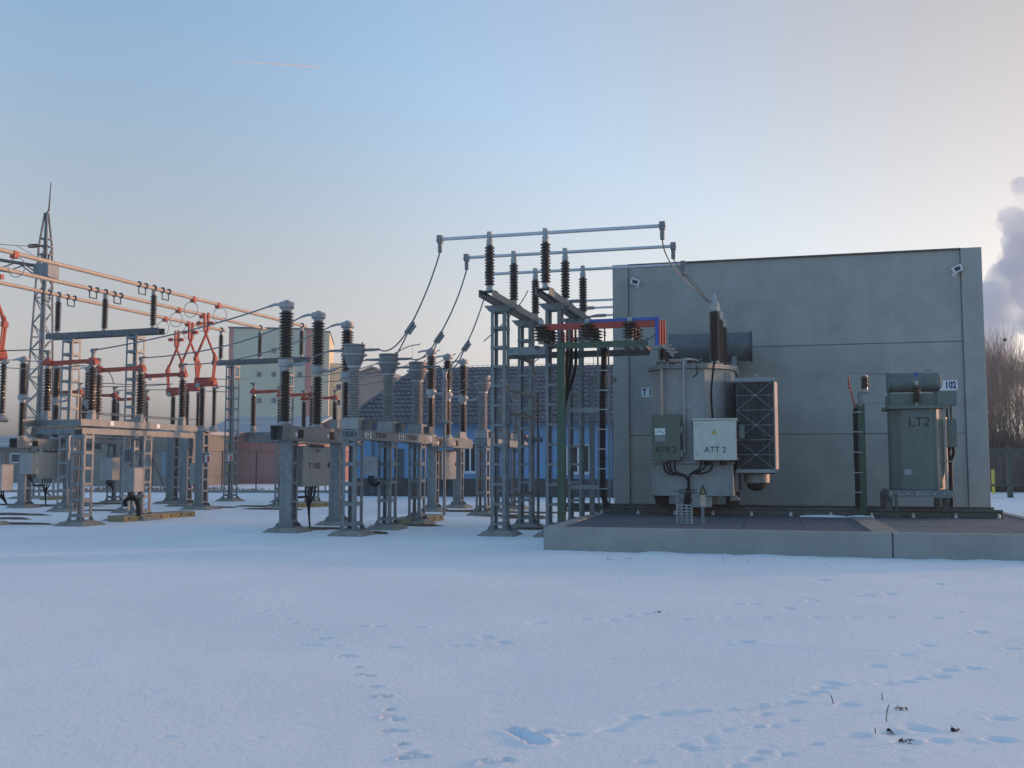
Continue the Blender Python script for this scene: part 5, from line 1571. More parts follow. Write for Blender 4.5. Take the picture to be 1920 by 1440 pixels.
# ------------------------------------------------------------------ conductors
for i, (a, mpx) in enumerate(((DT[0], (345, 622)), (DT[1], (425, 648)), (DT[2], (482, 665)))):
    b = BKL[i]
    mid = at_y(*mpx, (a.y + b.y) / 2)
    wire('long conductor from the %s near disconnector phase to the %s near breaker pole' % (('first', 'second', 'third')[i],) * 2 if False else 'long sagging conductor rising to the %s near breaker pole' % ('first', 'second', 'third')[i], wire_pts(a, mid, b, 22), .019, group='sagging conductors to the near breaker')
for i in range(3):
    a, b = BKM[i], CTL[i]
    mid = (a + b) / 2 + Vector((0, 0, -.02 if i else .03))
    wire('short conductor from the %s near breaker pole to its current transformer' % ('first', 'second', 'third')[i], wire_pts(a, mid, b, 12), .017, group='links from breaker to current transformers')
CL = []
lab3 = ['L3', 'L2', 'L1']
for i, (cpx, mid1, tgt, mid2) in enumerate((((768, 614), (737, 652), (738, 674), (757, 640)), ((822, 632), (795, 668), (797, 690), (812, 660)), ((873, 648), (850, 690), (836, 698), (857, 672)))):
    te = TUBE_END[i][0]
    Yc = te.y * .35 + CTR[i].y * .65
    cl = at_y(*cpx, Yc)
    c = thing('wire_clamp', 'grey cable clamp where the drop above the %s transformer forks' % lab3[i], 'clamp', cl, 15, 'fork clamps on the drop cables')
    ax = (te - cl).normalized()
    q = Vector((ax.x * math.cos(R(15)) - ax.y * math.sin(R(15)), ax.x * math.sin(R(15)) + ax.y * math.cos(R(15)), ax.z))
    dq = Vector((.6, 0, .8))
    obj('jaw', MB().bar(-dq * .16, dq * .16, .06, .10, (0, 1, 0)).bar(-dq * .13 + Vector((.06, 0, -.05)), dq * .13 + Vector((.06, 0, -.05)), .06, .06, (0, 1, 0)), M['cthead'], c)
    mids = [(800, 545), (853, 570), (894, 600)]
    wire('drop cable from the left end of the %s grey tube' % ('topmost', 'middle', 'lowest')[i], wire_pts(te, at_y(*mids[i], (te.y + Yc) / 2), cl, 16), .018, group='drop cables to the current transformers')
    wire('fork cable curving down to the right terminal of the %s transformer' % lab3[i], wire_pts(cl, at_y(*mid1, (Yc + CTR[i].y) / 2), CTR[i], 14), .018, group='fork cables at the current transformers')
    e = at_y(*tgt, (25.2, 27.6, 31.3)[i])
    wire('steeper fork cable hanging behind the %s transformer head' % lab3[i], wire_pts(cl, at_y(*mid2, (Yc + e.y) / 2), e, 12), .018, group='fork cables at the current transformers')

# conductors around the left apparatus
def pw_(pts, lab, Y0, Y1, r=.018, grp='conductors among the left apparatus'):
    n = len(pts); P_ = [at_y(x, y, Y0 + (Y1 - Y0) * i / (n - 1)) for i, (x, y) in enumerate(pts)]
    wire(lab, smooth_pts(P_, 6), r, group=grp)


pw_([(-20, 658), (10, 657.5), (45, 656.5), (82, 655)], 'conductor from the left edge to the first orange arm, topmost of four', 27, 26.5)
pw_([(0, 675), (30, 675), (60, 677), (83, 679)], 'conductor passing the left edge breaker caps', 36, 34)
pw_([(0, 689), (40, 691), (80, 692), (125, 688), (160, 685)], 'conductor dipping behind the nearest orange arm', 34, 31)
pw_([(108, 682), (130, 683), (155, 686)], 'short conductor from the breaker cap to the far orange arm', 37, 38)
pw_([(190, 690), (203, 697), (210, 708), (213, 719)], 'curved jumper falling onto the rear insulator', 29, 38, .018)
pw_([(160, 719), (200, 719), (245, 721), (320, 720)], 'conductor running behind the portal column to the orange heads, upper one', 38, 38)
pw_([(165, 724), (220, 725), (270, 724), (325, 720)], 'conductor running behind the portal column to the orange heads, middle one', 39, 39)
pw_([(218, 732), (260, 731), (318, 731)], 'conductor running behind the portal column to the orange heads, lowest one', 40, 40)
pw_([(95, 740), (108, 741), (118, 744), (126, 748)], 'short drooping link at the far orange arm', 38, 38)
pw_([(405, 711), (430, 711), (466, 710)], 'link from the nearest pantograph head to the far disconnector', 36, 37.5)
pw_([(375, 721), (400, 723), (425, 725), (450, 726)], 'link from the middle pantograph head to the far disconnector', 38.5, 38.5)
pw_([(370, 732), (400, 734), (440, 735)], 'link from the lowest pantograph head to the far disconnector', 40.5, 40)
pw_([(530, 710), (560, 707), (600, 704), (637, 699), (680, 690), (718, 676), (760, 652), (788, 645)], 'conductor from the far disconnector rising to the far breaker, upper one', 38, 33.5)
pw_([(600, 716), (640, 714), (690, 708), (740, 694), (790, 672), (825, 656)], 'conductor from the far disconnector rising to the far breaker, middle one', 40, 35.5)
pw_([(628, 727), (680, 722), (740, 710), (800, 690), (855, 663)], 'conductor from the far disconnector rising to the far breaker, lowest one', 41, 37.5)
pw_([(845, 735), (862, 733), (880, 726), (892, 712)], 'drooping link from the far breaker to its current transformer, left of the tall support', 33.8, 31.2)
pw_([(868, 714), (880, 713), (893, 714)], 'short straight link beside the far current transformer head', 33.8, 31.2)
pw_([(907, 640), (940, 610), (975, 570), (990, 545)], 'cable rising behind the tall left support', 27, 27, .016)
pw_([(957, 722), (975, 700), (1000, 680), (1030, 655), (1050, 620), (1070, 600)], 'cable climbing from the far transformer up behind the tall supports', 33, 28, .016)
HAZE = 0.0006
# ------------------------------------------------------------------ blue house
M['bluewall'] = mat_noise('blue stucco', (.14, .28, .47), (.165, .315, .52), .85, 0, 1.2, 9, .15, 60, lo=.3, hi=.7, streak=.12)
M['plinthdark'] = mat_noise('dark plinth render', (.05, .05, .055), (.08, .08, .08), .85, 0, 2, 8, .1, 40)
M['glass'] = mat_noise('dark window glass', (.02, .025, .035), (.03, .035, .045), .12, 0, 1, 2, rvar=.04)
M['pvc'] = mat_noise('white window frame', (.62, .64, .66), (.70, .71, .72), .4, 0, 5, 3)
M['trimblue'] = mat_noise('dark eaves board', (.09, .10, .12), (.13, .14, .16), .7, 0, 3, 5)


def tile_mat(name, dark, light, snow):
    """roof tiles; the upper lip of each tile carries a trace of snow"""
    m, t, b = nt(name)
    tc = nd(t, 'ShaderNodeTexCoord')
    n = nd(t, 'ShaderNodeTexNoise'); n.inputs['Scale'].default_value = 1.3; n.inputs['Detail'].default_value = 9
    t.links.new(tc.outputs['Object'], n.inputs['Vector'])
    rp = nd(t, 'ShaderNodeValToRGB'); rp.color_ramp.elements[0].position = .35; rp.color_ramp.elements[1].position = .65
    rp.color_ramp.elements[0].color = (*dark, 1); rp.color_ramp.elements[1].color = (*light, 1)
    t.links.new(n.outputs['Fac'], rp.inputs['Fac'])
    t.links.new(rp.outputs['Color'], b.inputs['Base Color'])
    b.inputs['Roughness'].default_value = .6
    return m


M['tile'] = tile_mat('dark roof tile', (.055, .06, .07), (.10, .105, .12), .5)
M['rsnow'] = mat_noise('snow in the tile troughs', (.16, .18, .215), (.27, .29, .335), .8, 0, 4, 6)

YB = 49.5
hb = at_y(668, 925, YB)
HF = Frame(hb.x, YB, 11.0)
hu = lambda px, v=0, py=850: HF.u(px, v, py)
hz = lambda py, v=0, px=780: HF.z(px, py, v)
house = thing('blue_house', 'single storey bright blue house with dark tiled roof behind the apparatus', 'house', HF.w(0, 0), 11.0)
UW = 19.0
zE = hz(790); zP = hz(897)
DEP = 9.0
wins = [(868, 893, 830, 886), (1061, 1106, 834, 887)]
# front wall built round its openings
opn = []
for x0, x1, y0, y1 in wins:
    opn.append((hu(x0), hu(x1) , hz(y1), hz(y0)))
opn.append((hu(742), hu(758), zP, hz(842)))
opn.sort()
m = MB(); cur = 0.0
for a, b, z0, z1 in opn:
    m.span((cur, 0, zP), (a, .3, zE)); 
    if z0 > zP + .01: m.span((a, 0, zP), (b, .3, z0))
    m.span((a, 0, z1), (b, .3, zE)); cur = b
m.span((cur, 0, zP), (UW, .3, zE))
m.span((0, .301, zP), (.3, DEP, zE)).span((UW - .3, .301, zP), (UW, DEP, zE)).span((.301, DEP - .3, zP), (UW - .301, DEP, zE))
obj('wall', m, M['bluewall'], house)
obj('base', MB().span((-.03, -.03, -.2), (UW + .03, DEP + .03, zP - .002)), M['plinthdark'], house)
for k, (a, b, z0, z1) in enumerate(opn):
    if z0 > zP + .01:
        m = MB().span((a + .002, .10, z0), (a + .08, .18, z1)).span((b - .08, .10, z0), (b - .002, .18, z1)).span((a + .0801, .10, z1 - .08), (b - .0801, .18, z1)).span((a + .0801, .10, z0), (b - .0801, .18, z0 + .08)).span(((a + b) / 2 - .04, .10, z0 + .0801), ((a + b) / 2 + .04, .18, z1 - .0801))
        wf = obj('window', m, M['pvc'], house)
        obj('pane', MB().span((a + .0802, .13, z0 + .0802), (b - .0802, .15, z1 - .0802)), M['glass'], wf)
        obj('sill', MB().span((a - .08, -.08, z0 - .05), (b + .08, .099, z0 - .002)), M['pvc'], wf)
    else:
        d_ = obj('door', MB().span((a + .002, .14, z0), (b - .002, .20, z1)), M['trimblue'], house)
        obj('handle', MB().box((a + .12, .11, (z0 + z1) / 2), (.04, .05, .16)), M['cap'], d_)
for px in (700, 905, 1150):
    x = hu(px); obj('downpipe', MB().cyl((x, -.07, .1), .05, zE - .25, 8), M['trimblue'], house)
# roof: tiled slope with a hip at the left, rows of real curved tiles
zr = HF.z(900, 693, 4.9)
OH = .55; RV = 4.9
slope = (zr - zE + .12) / (RV + OH)
def roof_z(v): return zE - .02 + (v + OH) * slope
m = MB(); sn_ = MB()
pu = .27; pv_ = .40
nv = int((RV + OH) / pv_)
hip = lambda v: -OH + (v + OH) * .38
rgt = random.Random(9)
seg = 6
for j in range(nv):
    v0 = -OH + j * (RV + OH) / nv; v1 = v0 + (RV + OH) / nv + .05
    z0, z1 = roof_z(v0) + .05, roof_z(v1 - .05) + .02
    ul = hip(v0)
    nu = int((UW + OH - ul) / pu)
    for i in range(nu):
        a = ul + i * pu + (pu * .5 if j % 2 else 0)
        vs = []
        for k in range(seg + 1):
            x = a + pu * k / seg; h = .045 * math.sin(PI * k / seg * 1.0)
            vs += [(x, v0, z0 + h - .03), (x, v0, z0 + h), (x, v1, z1 + h)]
        fs = []
        for k in range(seg):
            q = 3 * k
            fs += [(q, q + 3, q + 4, q + 1), (q + 1, q + 4, q + 5, q + 2)]
        m.add(vs, fs, True)
        if rgt.random() < .97:
            # snow lying in the trough behind the roll of the tile
            s0 = rgt.uniform(.02, .06); L1 = rgt.uniform(.45, .75)
            xa, xb = a + pu * rgt.uniform(.70, .8), a + pu * rgt.uniform(1.0, 1.12)
            zq = lambda v: z0 + (z1 - z0) * (v - v0) / (v1 - v0)
            va, vb_ = v0 + s0, v0 + (v1 - v0) * L1
            sn_.add([(xa, va, zq(va) + .03), (xb, va + .05, zq(va) + .026), (xb - .02, vb_, zq(vb_) + .026), (xa + .05, vb_ + .03, zq(vb_) + .03), ((xa + xb) / 2, (va + vb_) / 2, zq((va + vb_) / 2) + .055)], [(0, 1, 4), (1, 2, 4), (2, 3, 4), (3, 0, 4)], True)
rf = obj('roof', m, M['tile'], house)
tag(obj('snow_patch', sn_, M['rsnow'], rf), None, None, None, 'stuff')
# roof body below tiles, gable side, ridge and verge boards
hr = hip(RV)
mb = MB()
vsb = [(-OH, -OH, zE - .06), (UW + OH, -OH, zE - .06), (UW + OH, RV, zr - .03), (hr, RV, zr - .03), (-OH, 2 * RV + OH, zE - .06), (UW + OH, 2 * RV + OH, zE - .06)]
mb.add(vsb, [(0, 1, 2, 3), (3, 2, 5, 4), (0, 3, 4), (1, 5, 2), (0, 4, 5, 1)])
obj('roof_deck', mb, M['trimblue'], rf)
obj('eaves', MB().span((-OH, -OH - .03, zE - .16), (UW + OH, -OH - .005, zE - .0)).tube([(-OH, -OH - .09, zE - .04), (UW + OH, -OH - .09, zE - .04)], .06, 8), M['trimblue'], rf)
m = MB().tube([(hr, RV, zr + .04), (UW + OH, RV, zr + .04)], .10, 8)
m.bar((-OH, -OH, zE + .04), (hr, RV, zr + .05), .26, .10)
obj('ridge', m, M['tile'], rf)
m = MB().tube([(hr, RV, zr + .22), (UW, RV, zr + .22)], .008, 4)
for k in range(12): m.tube([(hr + (UW - hr) * k / 11, RV, zr + .1), (hr + (UW - hr) * k / 11, RV, zr + .23)], .012, 4)
m.tube([(hu(772, RV), RV, zr), (hu(772, RV), RV, zr + 1.5)], [.015, .006], 5)
x = hu(1114, RV); m.tube([(x, RV, zr), (x, RV, zr + .95)], .014, 5).box((x, RV, zr + .62), (.09, .09, .1))
obj('lightning_conductor', m, M['galv_dark'], rf)

# ------------------------------------------------------------------ pale office block far behind
YO = 120.0
ob = at_y(577, 850, YO)
OF = Frame(ob.x, YO, -8.0)
M['cream'] = mat_noise('pale greenish render', (.48, .49, .385), (.54, .55, .44), .9, 0, .25, 8, .05, 20, streak=.05)
M['cream2'] = mat_noise('warm cream render', (.60, .52, .36), (.66, .58, .42), .9, 0, .25, 8, .05, 20, streak=.05)
M['pink'] = mat_noise('pink render', (.44, .20, .18), (.50, .24, .21), .9, 0, .4, 8, .05, 20)
M['brownr'] = mat_noise('brown render', (.30, .22, .18), (.36, .27, .22), .9, 0, .4, 8, .05, 20)
M['winframe'] = mat_noise('dull window frame', (.36, .39, .36), (.42, .45, .42), .6, 0, 3, 4)
M['dullglass'] = mat_noise('grey curtained glass', (.10, .12, .13), (.16, .18, .19), .3, 0, .8, 3)
blk = thing('office_block', 'pale green and cream block with pink corner stripes far behind the breaker', 'building', OF.w(0, 0), -8.0)
ztp = OF.z(577, 618, 0)
uL_ = OF.u(428, 0, 700)
wd = .35
obj('wall', MB().span((uL_ + .5, .02, -1), (-.45, 14, ztp)), M['cream'], blk)
for a, b in ((uL_, uL_ + .498), (-.448, .2)):
    obj('corner_stripe', MB().span((a, -.05, -1), (b, 14, ztp + .001)), M['pink'], blk)
xr_ = OF.u(617, 1.0, 700)
obj('side_wing', MB().span((.202, .4, -1), (xr_, 14, OF.z(617, 624, 1.0))), M['cream2'], blk)
x2_ = OF.u(668, 3, 700)
obj('side_wing', MB().span((xr_ + .01, 3, -1), (x2_, 14, OF.z(640, 681, 3))), M['cream2'], blk)
obj('roof_edge', MB().span((uL_ - .1, -.12, ztp + .002), (.4, 14.1, ztp + .18)).span((.401, .3, OF.z(617, 624, 1.0) + .001), (xr_ + .1, 14, OF.z(617, 624, 1.0) + .15)), M['trimblue'], blk)
for py in (657, 702, 751, 800):
    for px in (437, 486, 513.5, 562):
        if py == 657 and px < 500: continue
        if px in (437, 562) and py != 702: continue
        p = OF.pv(px, py, 0)
        w_ = obj('window', MB().span((p.x - .36, -.03, p.z - .38), (p.x + .36, .015, p.z + .38)), M['winframe'], blk)
        obj('pane', MB().span((p.x - .26, -.036, p.z - .28), (p.x + .26, -.031, p.z + .28)), M['dullglass'], w_)
for px, py in ((635, 726), (634, 755)):
    p = OF.pv(px, py, 3)
    w_ = obj('window', MB().span((p.x - .4, 2.95, p.z - .5), (p.x + .4, 2.99, p.z + .5)), M['pvc'], blk)
    obj('pane', MB().span((p.x - .28, 2.94, p.z - .36), (p.x + .28, 2.949, p.z + .36)), M['glass'], w_)
p = at_y(690, 850, 105)
br = thing('brown_house', 'brown gabled house with orange lit wall peeping above the blue house roof', 'house', (p.x, 105, 0), 10)
zt2 = at_y(690, 690, 105).z; ze2 = at_y(690, 712, 105).z
obj('wall', MB().prism([(-3.0, -1), (3.0, -1), (3.0, ze2), (.4, zt2 - .1), (-3.0, ze2)], 0, 8, 'y'), M['brownr'], br)
obj('roof', MB().bar((-3.2, 4, ze2), (.4, 4, zt2 + .1), 8.6, .18, (0, 0, 1)).bar((.4, 4, zt2 + .1), (3.2, 4, ze2), 8.6, .18, (0, 0, 1)), M['brownr'], br)
obj('window', MB().span((-2.3, -.05, ze2 - 1.9), (-1.5, -.002, ze2 - .7)), M['copper_sunlit'], br)

# ------------------------------------------------------------------ low buildings at the left
def low_building(name, label, px0, px1, pyt, pyb, Y_, mat, rot=8, roof_py=None, dep=9, cat='building', windows=(), door=None):
    b0 = at_y(px0, pyb, Y_)
    f = Frame(b0.x, Y_, rot)
    L_ = f.u(px1, 0, 850)
    b = thing(name, label, cat, f.w(0, 0), rot)
    zt_ = f.z(px0, pyt, 0)
    m = MB().span((0, 0, -1), (L_, dep, zt_))
    obj('wall', m, M[mat], b)
    if roof_py:
        zr_ = f.z(px0, roof_py, dep / 2)
        rr_ = MB().prism([(-.5, zt_ - .05), (dep / 2, zr_), (dep + .5, zt_ - .05), (dep + .5, zt_ + .12), (dep / 2, zr_ + .2), (-.5, zt_ + .12)], -.4, L_ + .4, 'x')
        obj('roof', rr_, M['lowroof'], b)
    else:
        obj('roof', MB().span((-.2, -.25, zt_ + .001), (L_ + .2, dep, zt_ + .25)), M['lowroof'], b)
    for x0, x1, y0, y1, mt in windows:
        a, c = f.pv(x0, y1, 0), f.pv(x1, y0, 0)
        w_ = obj('window', MB().span((a.x, -.06, a.z), (c.x, -.002, c.z)), M['pvc'], b)
        obj('pane', MB().span((a.x + .08, -.07, a.z + .08), (c.x - .08, -.061, c.z - .08)), M[mt], w_)
    if door:
        x0, x1, y0, y1 = door
        a, c = f.pv(x0, y1, 0), f.pv(x1, y0, 0)
        d_ = obj('door', MB().span((a.x, -.06, a.z), (c.x, -.002, c.z)), M['doorblue'], b)
        obj('handle', MB().box((a.x + .2, -.09, (a.z + c.z) / 2), (.06, .05, .25)), M['cap'], d_)
    return b


M['lowroof'] = mat_noise('frosted grey roof', (.26, .28, .31), (.40, .42, .45), .8, 0, .5, 9)
M['doorblue'] = mat_noise('blue gate paint', (.10, .19, .24), (.13, .23, .28), .6, 0, 2, 5)
M['greyr'] = mat_noise('dingy grey brown render', (.17, .155, .135), (.24, .22, .19), .9, 0, .5, 9, .1, 20, streak=.15)
M['pinkw'] = mat_noise('dull pink render', (.34, .165, .14), (.41, .205, .175), .9, 0, .4, 9, .05, 20, streak=.15)
low_building('pink_shed', 'low dull pink building with frosted grey roof behind the far portal', 375, 556, 816, 897, 78, 'pinkw', 6, 786, 16)
low_building('grey_workshop', 'low grey brown workshop with a blue gate behind the fence', 150, 352, 813, 900, 70, 'greyr', 6, None, 9, windows=((232, 252, 842, 870, 'glass'), (350, 362, 842, 866, 'glass')), door=(302, 326, 846, 893))
low_building('grey_shed', 'long dark grey shed far behind the left edge apparatus', -140, 148, 838, 899, 82, 'greyr', 6, 822, 10, windows=((20, 40, 850, 868, 'glass'), (70, 90, 850, 868, 'glass')))

# ------------------------------------------------------------------ chain link fence behind the yard
def mesh_mat():
    m, t, b = nt('chain link mesh')
    b.inputs['Base Color'].default_value = (.22, .23, .24, 1); b.inputs['Roughness'].default_value = .5
    tc = nd(t, 'ShaderNodeTexCoord')
    outs = []
    sp = nd(t, 'ShaderNodeSeparateXYZ'); t.links.new(tc.outputs['Object'], sp.inputs['Vector'])
    for op in ('ADD', 'SUBTRACT'):
        a = nd(t, 'ShaderNodeMath', operation=op); t.links.new(sp.outputs['X'], a.inputs[0]); t.links.new(sp.outputs['Z'], a.inputs[1])
        s = nd(t, 'ShaderNodeMath', operation='PINGPONG'); t.links.new(a.outputs[0], s.inputs[0]); s.inputs[1].default_value = .035
        l = nd(t, 'ShaderNodeMath', operation='LESS_THAN'); t.links.new(s.outputs[0], l.inputs[0]); l.inputs[1].default_value = .0028
        outs.append(l)
    mx = nd(t, 'ShaderNodeMath', operation='MAXIMUM'); t.links.new(outs[0].outputs[0], mx.inputs[0]); t.links.new(outs[1].outputs[0], mx.inputs[1])
    t.links.new(mx.outputs[0], b.inputs['Alpha'])
    return m


M['mesh'] = mesh_mat()
FY = 56.0
f0 = at_y(-160, 905, FY); FF = Frame(f0.x, FY, 4.0)
fe = FF.u(668, 0, 905)
fence = thing('chain_link_fence', 'chain link fence on thin dark posts along the far side of the yard', 'fence', FF.w(0, 0), 4.0)
zf = FF.z(285, 846, 0)
for px in (-130, 10, 110, 200, 285, 351, 416, 480, 545, 610, 660):
    x = FF.u(px, 0, 905)
    obj('post', MB().cyl((x, 0, -.1), .035, zf + .1, 8), M['dark'], fence)
x = FF.u(285, 0, 905)
obj('stay', MB().tube([(x, 0, zf - .35), (x - .75, .05, -.05)], .028, 7).tube([(x, 0, zf - .35), (x + .8, .05, -.05)], .028, 7), M['dark'], fence)
m = MB().tube([(0, 0, zf - .02), (fe, 0, zf - .02)], .008, 4).tube([(0, 0, .9), (fe, 0, .9)], .006, 4)
obj('tension_wire', m, M['dark'], fence)
obj('kerb', MB().span((0, -.06, -.1), (fe, .06, .14)), M['foot'], fence)
obj('wire_mesh', MB().add([(0, .04, .15), (fe, .04, .15), (fe, .04, zf - .03), (0, .04, zf - .03)], [(0, 1, 2, 3)]), M['mesh'], fence)

# ------------------------------------------------------------------ trees
M['bark'] = mat_noise('grey brown bark', (.075, .058, .045), (.12, .095, .075), .9, 0, 2, 6)
M['twig'] = mat_noise('bare twigs', (.24, .17, .14), (.31, .225, .185), .9, 0, 2, 4)


def bare_tree(name, label, x, y, H, seed, spread=1.0, trunks=1, levels=6, group='bare trees behind the right hand fence', maxseg=9000, up=.55):
    rg = random.Random(seed)
    root = thing(name, label, 'tree', (x, y, 0), 0, group)
    tk, tw = MB(), MB()
    cnt = [0]
    def limb(p, d, L, r, lev):
        if cnt[0] > maxseg: return
        n = 4 if lev < 2 else 3
        pts = [p]; rs = [r]; dd = d.copy()
        for i in range(n):
            dd = (dd + Vector((rg.uniform(-1, 1), rg.uniform(-1, 1), rg.uniform(-.5, 1))) * (.13 + .03 * lev) + Vector((0, 0, up * .12))).normalized()
            pts.append(pts[-1] + dd * (L / n)); rs.append(r * (1 - .5 * (i + 1) / n))
        cnt[0] += 1
        (tk if lev < 3 else tw).tube(pts, rs, 7 if lev < 1 else (5 if lev < 3 else 3), False)
        if lev >= levels: return
        nb = rg.randint(3, 5) if lev < 2 else rg.randint(2, 4)
        for b in range(nb):
            k = rg.uniform(.18 if lev == 0 else .3, 1.0) if b else 1.0
            q = k * n; i = min(int(q), n - 1); base = pts[i].lerp(pts[i + 1], q - i)
            ax = Vector((rg.uniform(-1, 1), rg.uniform(-1, 1), rg.uniform(-.1, .3))).normalized()
            ang = rg.uniform(.3, .75) * spread if b else rg.uniform(.05, .3)
            nd_ = (dd * math.cos(ang) + (ax - dd * ax.dot(dd)).normalized() * math.sin(ang)).normalized()
            nd_ = (nd_ + Vector((0, 0, up * .5))).normalized()
            limb(base, nd_, L * rg.uniform(.66, .90), max(.0055, rs[i] * rg.uniform(.45, .65)), lev + 1)
    for k in range(trunks):
        a = rg.uniform(0, 6.28)
        limb(Vector((.25 * math.cos(a) * (trunks > 1), .25 * math.sin(a) * (trunks > 1), -.2)), Vector((.22 * math.cos(a) * (trunks > 1), .22 * math.sin(a) * (trunks > 1), 1)).normalized(), H * .25, H * .017, 0)
    obj('trunk', tk, M['bark'], root); obj('crown', tw, M['twig'], root)
    return root


p = at_y(1886, 905, 62)
bare_tree('bare_tree', 'tall bare tree with a nest beside the right end of the concrete wall', p.x, 62, 11.6, 21, .85, 3)
p = at_y(1848, 905, 66)
bare_tree('bare_tree', 'bare tree half hidden by the right edge of the concrete wall', p.x, 66, 11.6, 5, .85, 3)
p = at_y(1925, 905, 64)
bare_tree('bare_tree', 'bare tree with several trunks at the very right edge', p.x, 64, 11.4, 33, .85, 3)
p = at_y(1960, 905, 70)
bare_tree('bare_tree', 'bare tree beyond the right edge of the view', p.x, 70, 12.2, 8, .8, 2)
p = at_y(1800, 905, 72)
bare_tree('bare_tree', 'bare tree standing behind the concrete wall', p.x, 72, 9.0, 13, 1.0, 2, 5)
p = at_y(1884, 637, 61.8)
ns = thing('bird_nest', 'small dark nest high in the tall bare tree', 'nest', p, 0)
m = MB(); rgn = random.Random(2)
for k in range(60):
    a = rgn.uniform(0, 6.28); d = Vector((math.cos(a), math.sin(a), rgn.uniform(-.3, .3)))
    q = Vector((rgn.uniform(-.07, .07), rgn.uniform(-.07, .07), rgn.uniform(-.07, .07)))
    m.tube([q - d * .10, q + d * .10], .010, 3)
obj('twigs', m, M['bark'], ns)


def brush(name, label, x0, x1, Y_, H, seed, n=900, kind='stuff', dense=1.0):
    """a strip of leafless undergrowth, one mass"""
    rg = random.Random(seed); m = MB()
    for i in range(n):
        x = rg.uniform(x0, x1); y = Y_ + rg.uniform(-2.5, 2.5); h = H * rg.uniform(.35, 1.0) * (.75 + .25 * math.sin(x * .9) * math.sin(x * .37 + 1))
        p = Vector((x, y, -.1)); d = Vector((rg.uniform(-.35, .35), rg.uniform(-.35, .35), 1)).normalized()
        pts = [p]
        for k in range(3):
            d = (d + Vector((rg.uniform(-.25, .25), rg.uniform(-.25, .25), .1))).normalized(); pts.append(pts[-1] + d * h / 3)
        m.tube(pts, [.022, .016, .011, .005], 3, False)
        for b in range(6):
            k = rg.uniform(.25, .95) * 3; i_ = min(int(k), 2); q = pts[i_].lerp(pts[i_ + 1], k - i_)
            e = q + (d + Vector((rg.uniform(-.9, .9), rg.uniform(-.9, .9), rg.uniform(-.1, .5)))).normalized() * h * rg.uniform(.12, .30)
            m.tube([q, q.lerp(e, .5) + Vector((rg.uniform(-.04, .04), 0, .03)), e], [.010, .008, .004], 3, False)
    o_ = obj(name, m, M['bark']); return tag(o_, label, 'undergrowth', None, kind)


a, b = at_y(1845, 905, 60).x, at_y(1990, 905, 60).x
brush('undergrowth', 'dense leafless undergrowth behind the green fence at right', a - 2, b + 2, 58, 5.2, 4, 4200)
# unseen hedge added beyond the frame to dapple the low sun on the left gear
hr_ = brush('sun_break_hedge', 'unseen leafless hedge added right of the view to break the low sun', -12, 12, 0, 7.4, 29, 2300)
hr_.location = (45.0, 52.5, 0); hr_.rotation_euler = (0, 0, R(108))
a, b = at_y(60, 905, 95).x, at_y(470, 905, 95).x
brush('bushes', 'hazy leafless bushes far behind the left buildings', a, b, 130, 6.2, 6, 900)
a, b = at_y(120, 905, 58).x, at_y(480, 905, 58).x
brush('weeds', 'low dry weeds along the chain link fence', a, b, 59.5, .42, 16, 700)
p = at_y(405, 900, 140)
bare_tree('distant_tree', 'distant bare tree behind the pink shed', p.x, 140, 8.6, 77, 1.1, 3, 5, None, 1500)

# ------------------------------------------------------------------ green gate fence at the right
M['greenf'] = mat_noise('dark green fence', (.018, .045, .030), (.03, .065, .045), .5, 0, 6, 4)
GY = 47.0
gg = at_y(1850, 915, GY); GF = Frame(gg.x, GY, 3.0)
gt = thing('green_fence', 'dark green tube frame fence to the right of the concrete wall', 'fence', GF.w(0, 0), 3.0)
zt_, zb_ = GF.z(1880, 841, 0), GF.z(1880, 912, 0)
for px in (1845, 1892.5, 1958):
    x = GF.u(px, 0, 880); obj('post', MB().span((x - .10, -.10, -.2), (x + .10, .10, zt_ + .12)), M['greenf'], gt)
xs_ = [GF.u(px, 0, 880) for px in (1845, 1892.5, 1958)]
for a, b in zip(xs_[:-1], xs_[1:]):
    obj('panel_frame', MB().span((a + .11, -.05, zt_ - .13), (b - .11, .05, zt_)).span((a + .11, -.05, zb_), (b - .11, .05, zb_ + .10)), M['greenf'], gt)
    obj('wire_mesh', MB().add([(a + .11, .0, zb_ + .101), (b - .11, 0, zb_ + .101), (b - .11, 0, zt_ - .131), (a + .11, 0, zt_ - .131)], [(0, 1, 2, 3)]), M['mesh'], gt)
p = at_y(1862.5, 909, 52)
mk = thing('marker_post', 'yellow marker post in the snow behind the green fence', 'post', (p.x, 52, 0), 0)
obj('post', MB().span((-.06, -.06, -.1), (.06, .06, at_y(1862, 882, 52).z)), M['yellowb'], mk)
obj('cap', MB().cyl((0, 0, at_y(1862, 882, 52).z + .001), .075, .06, 10), M['yellowb'], mk)

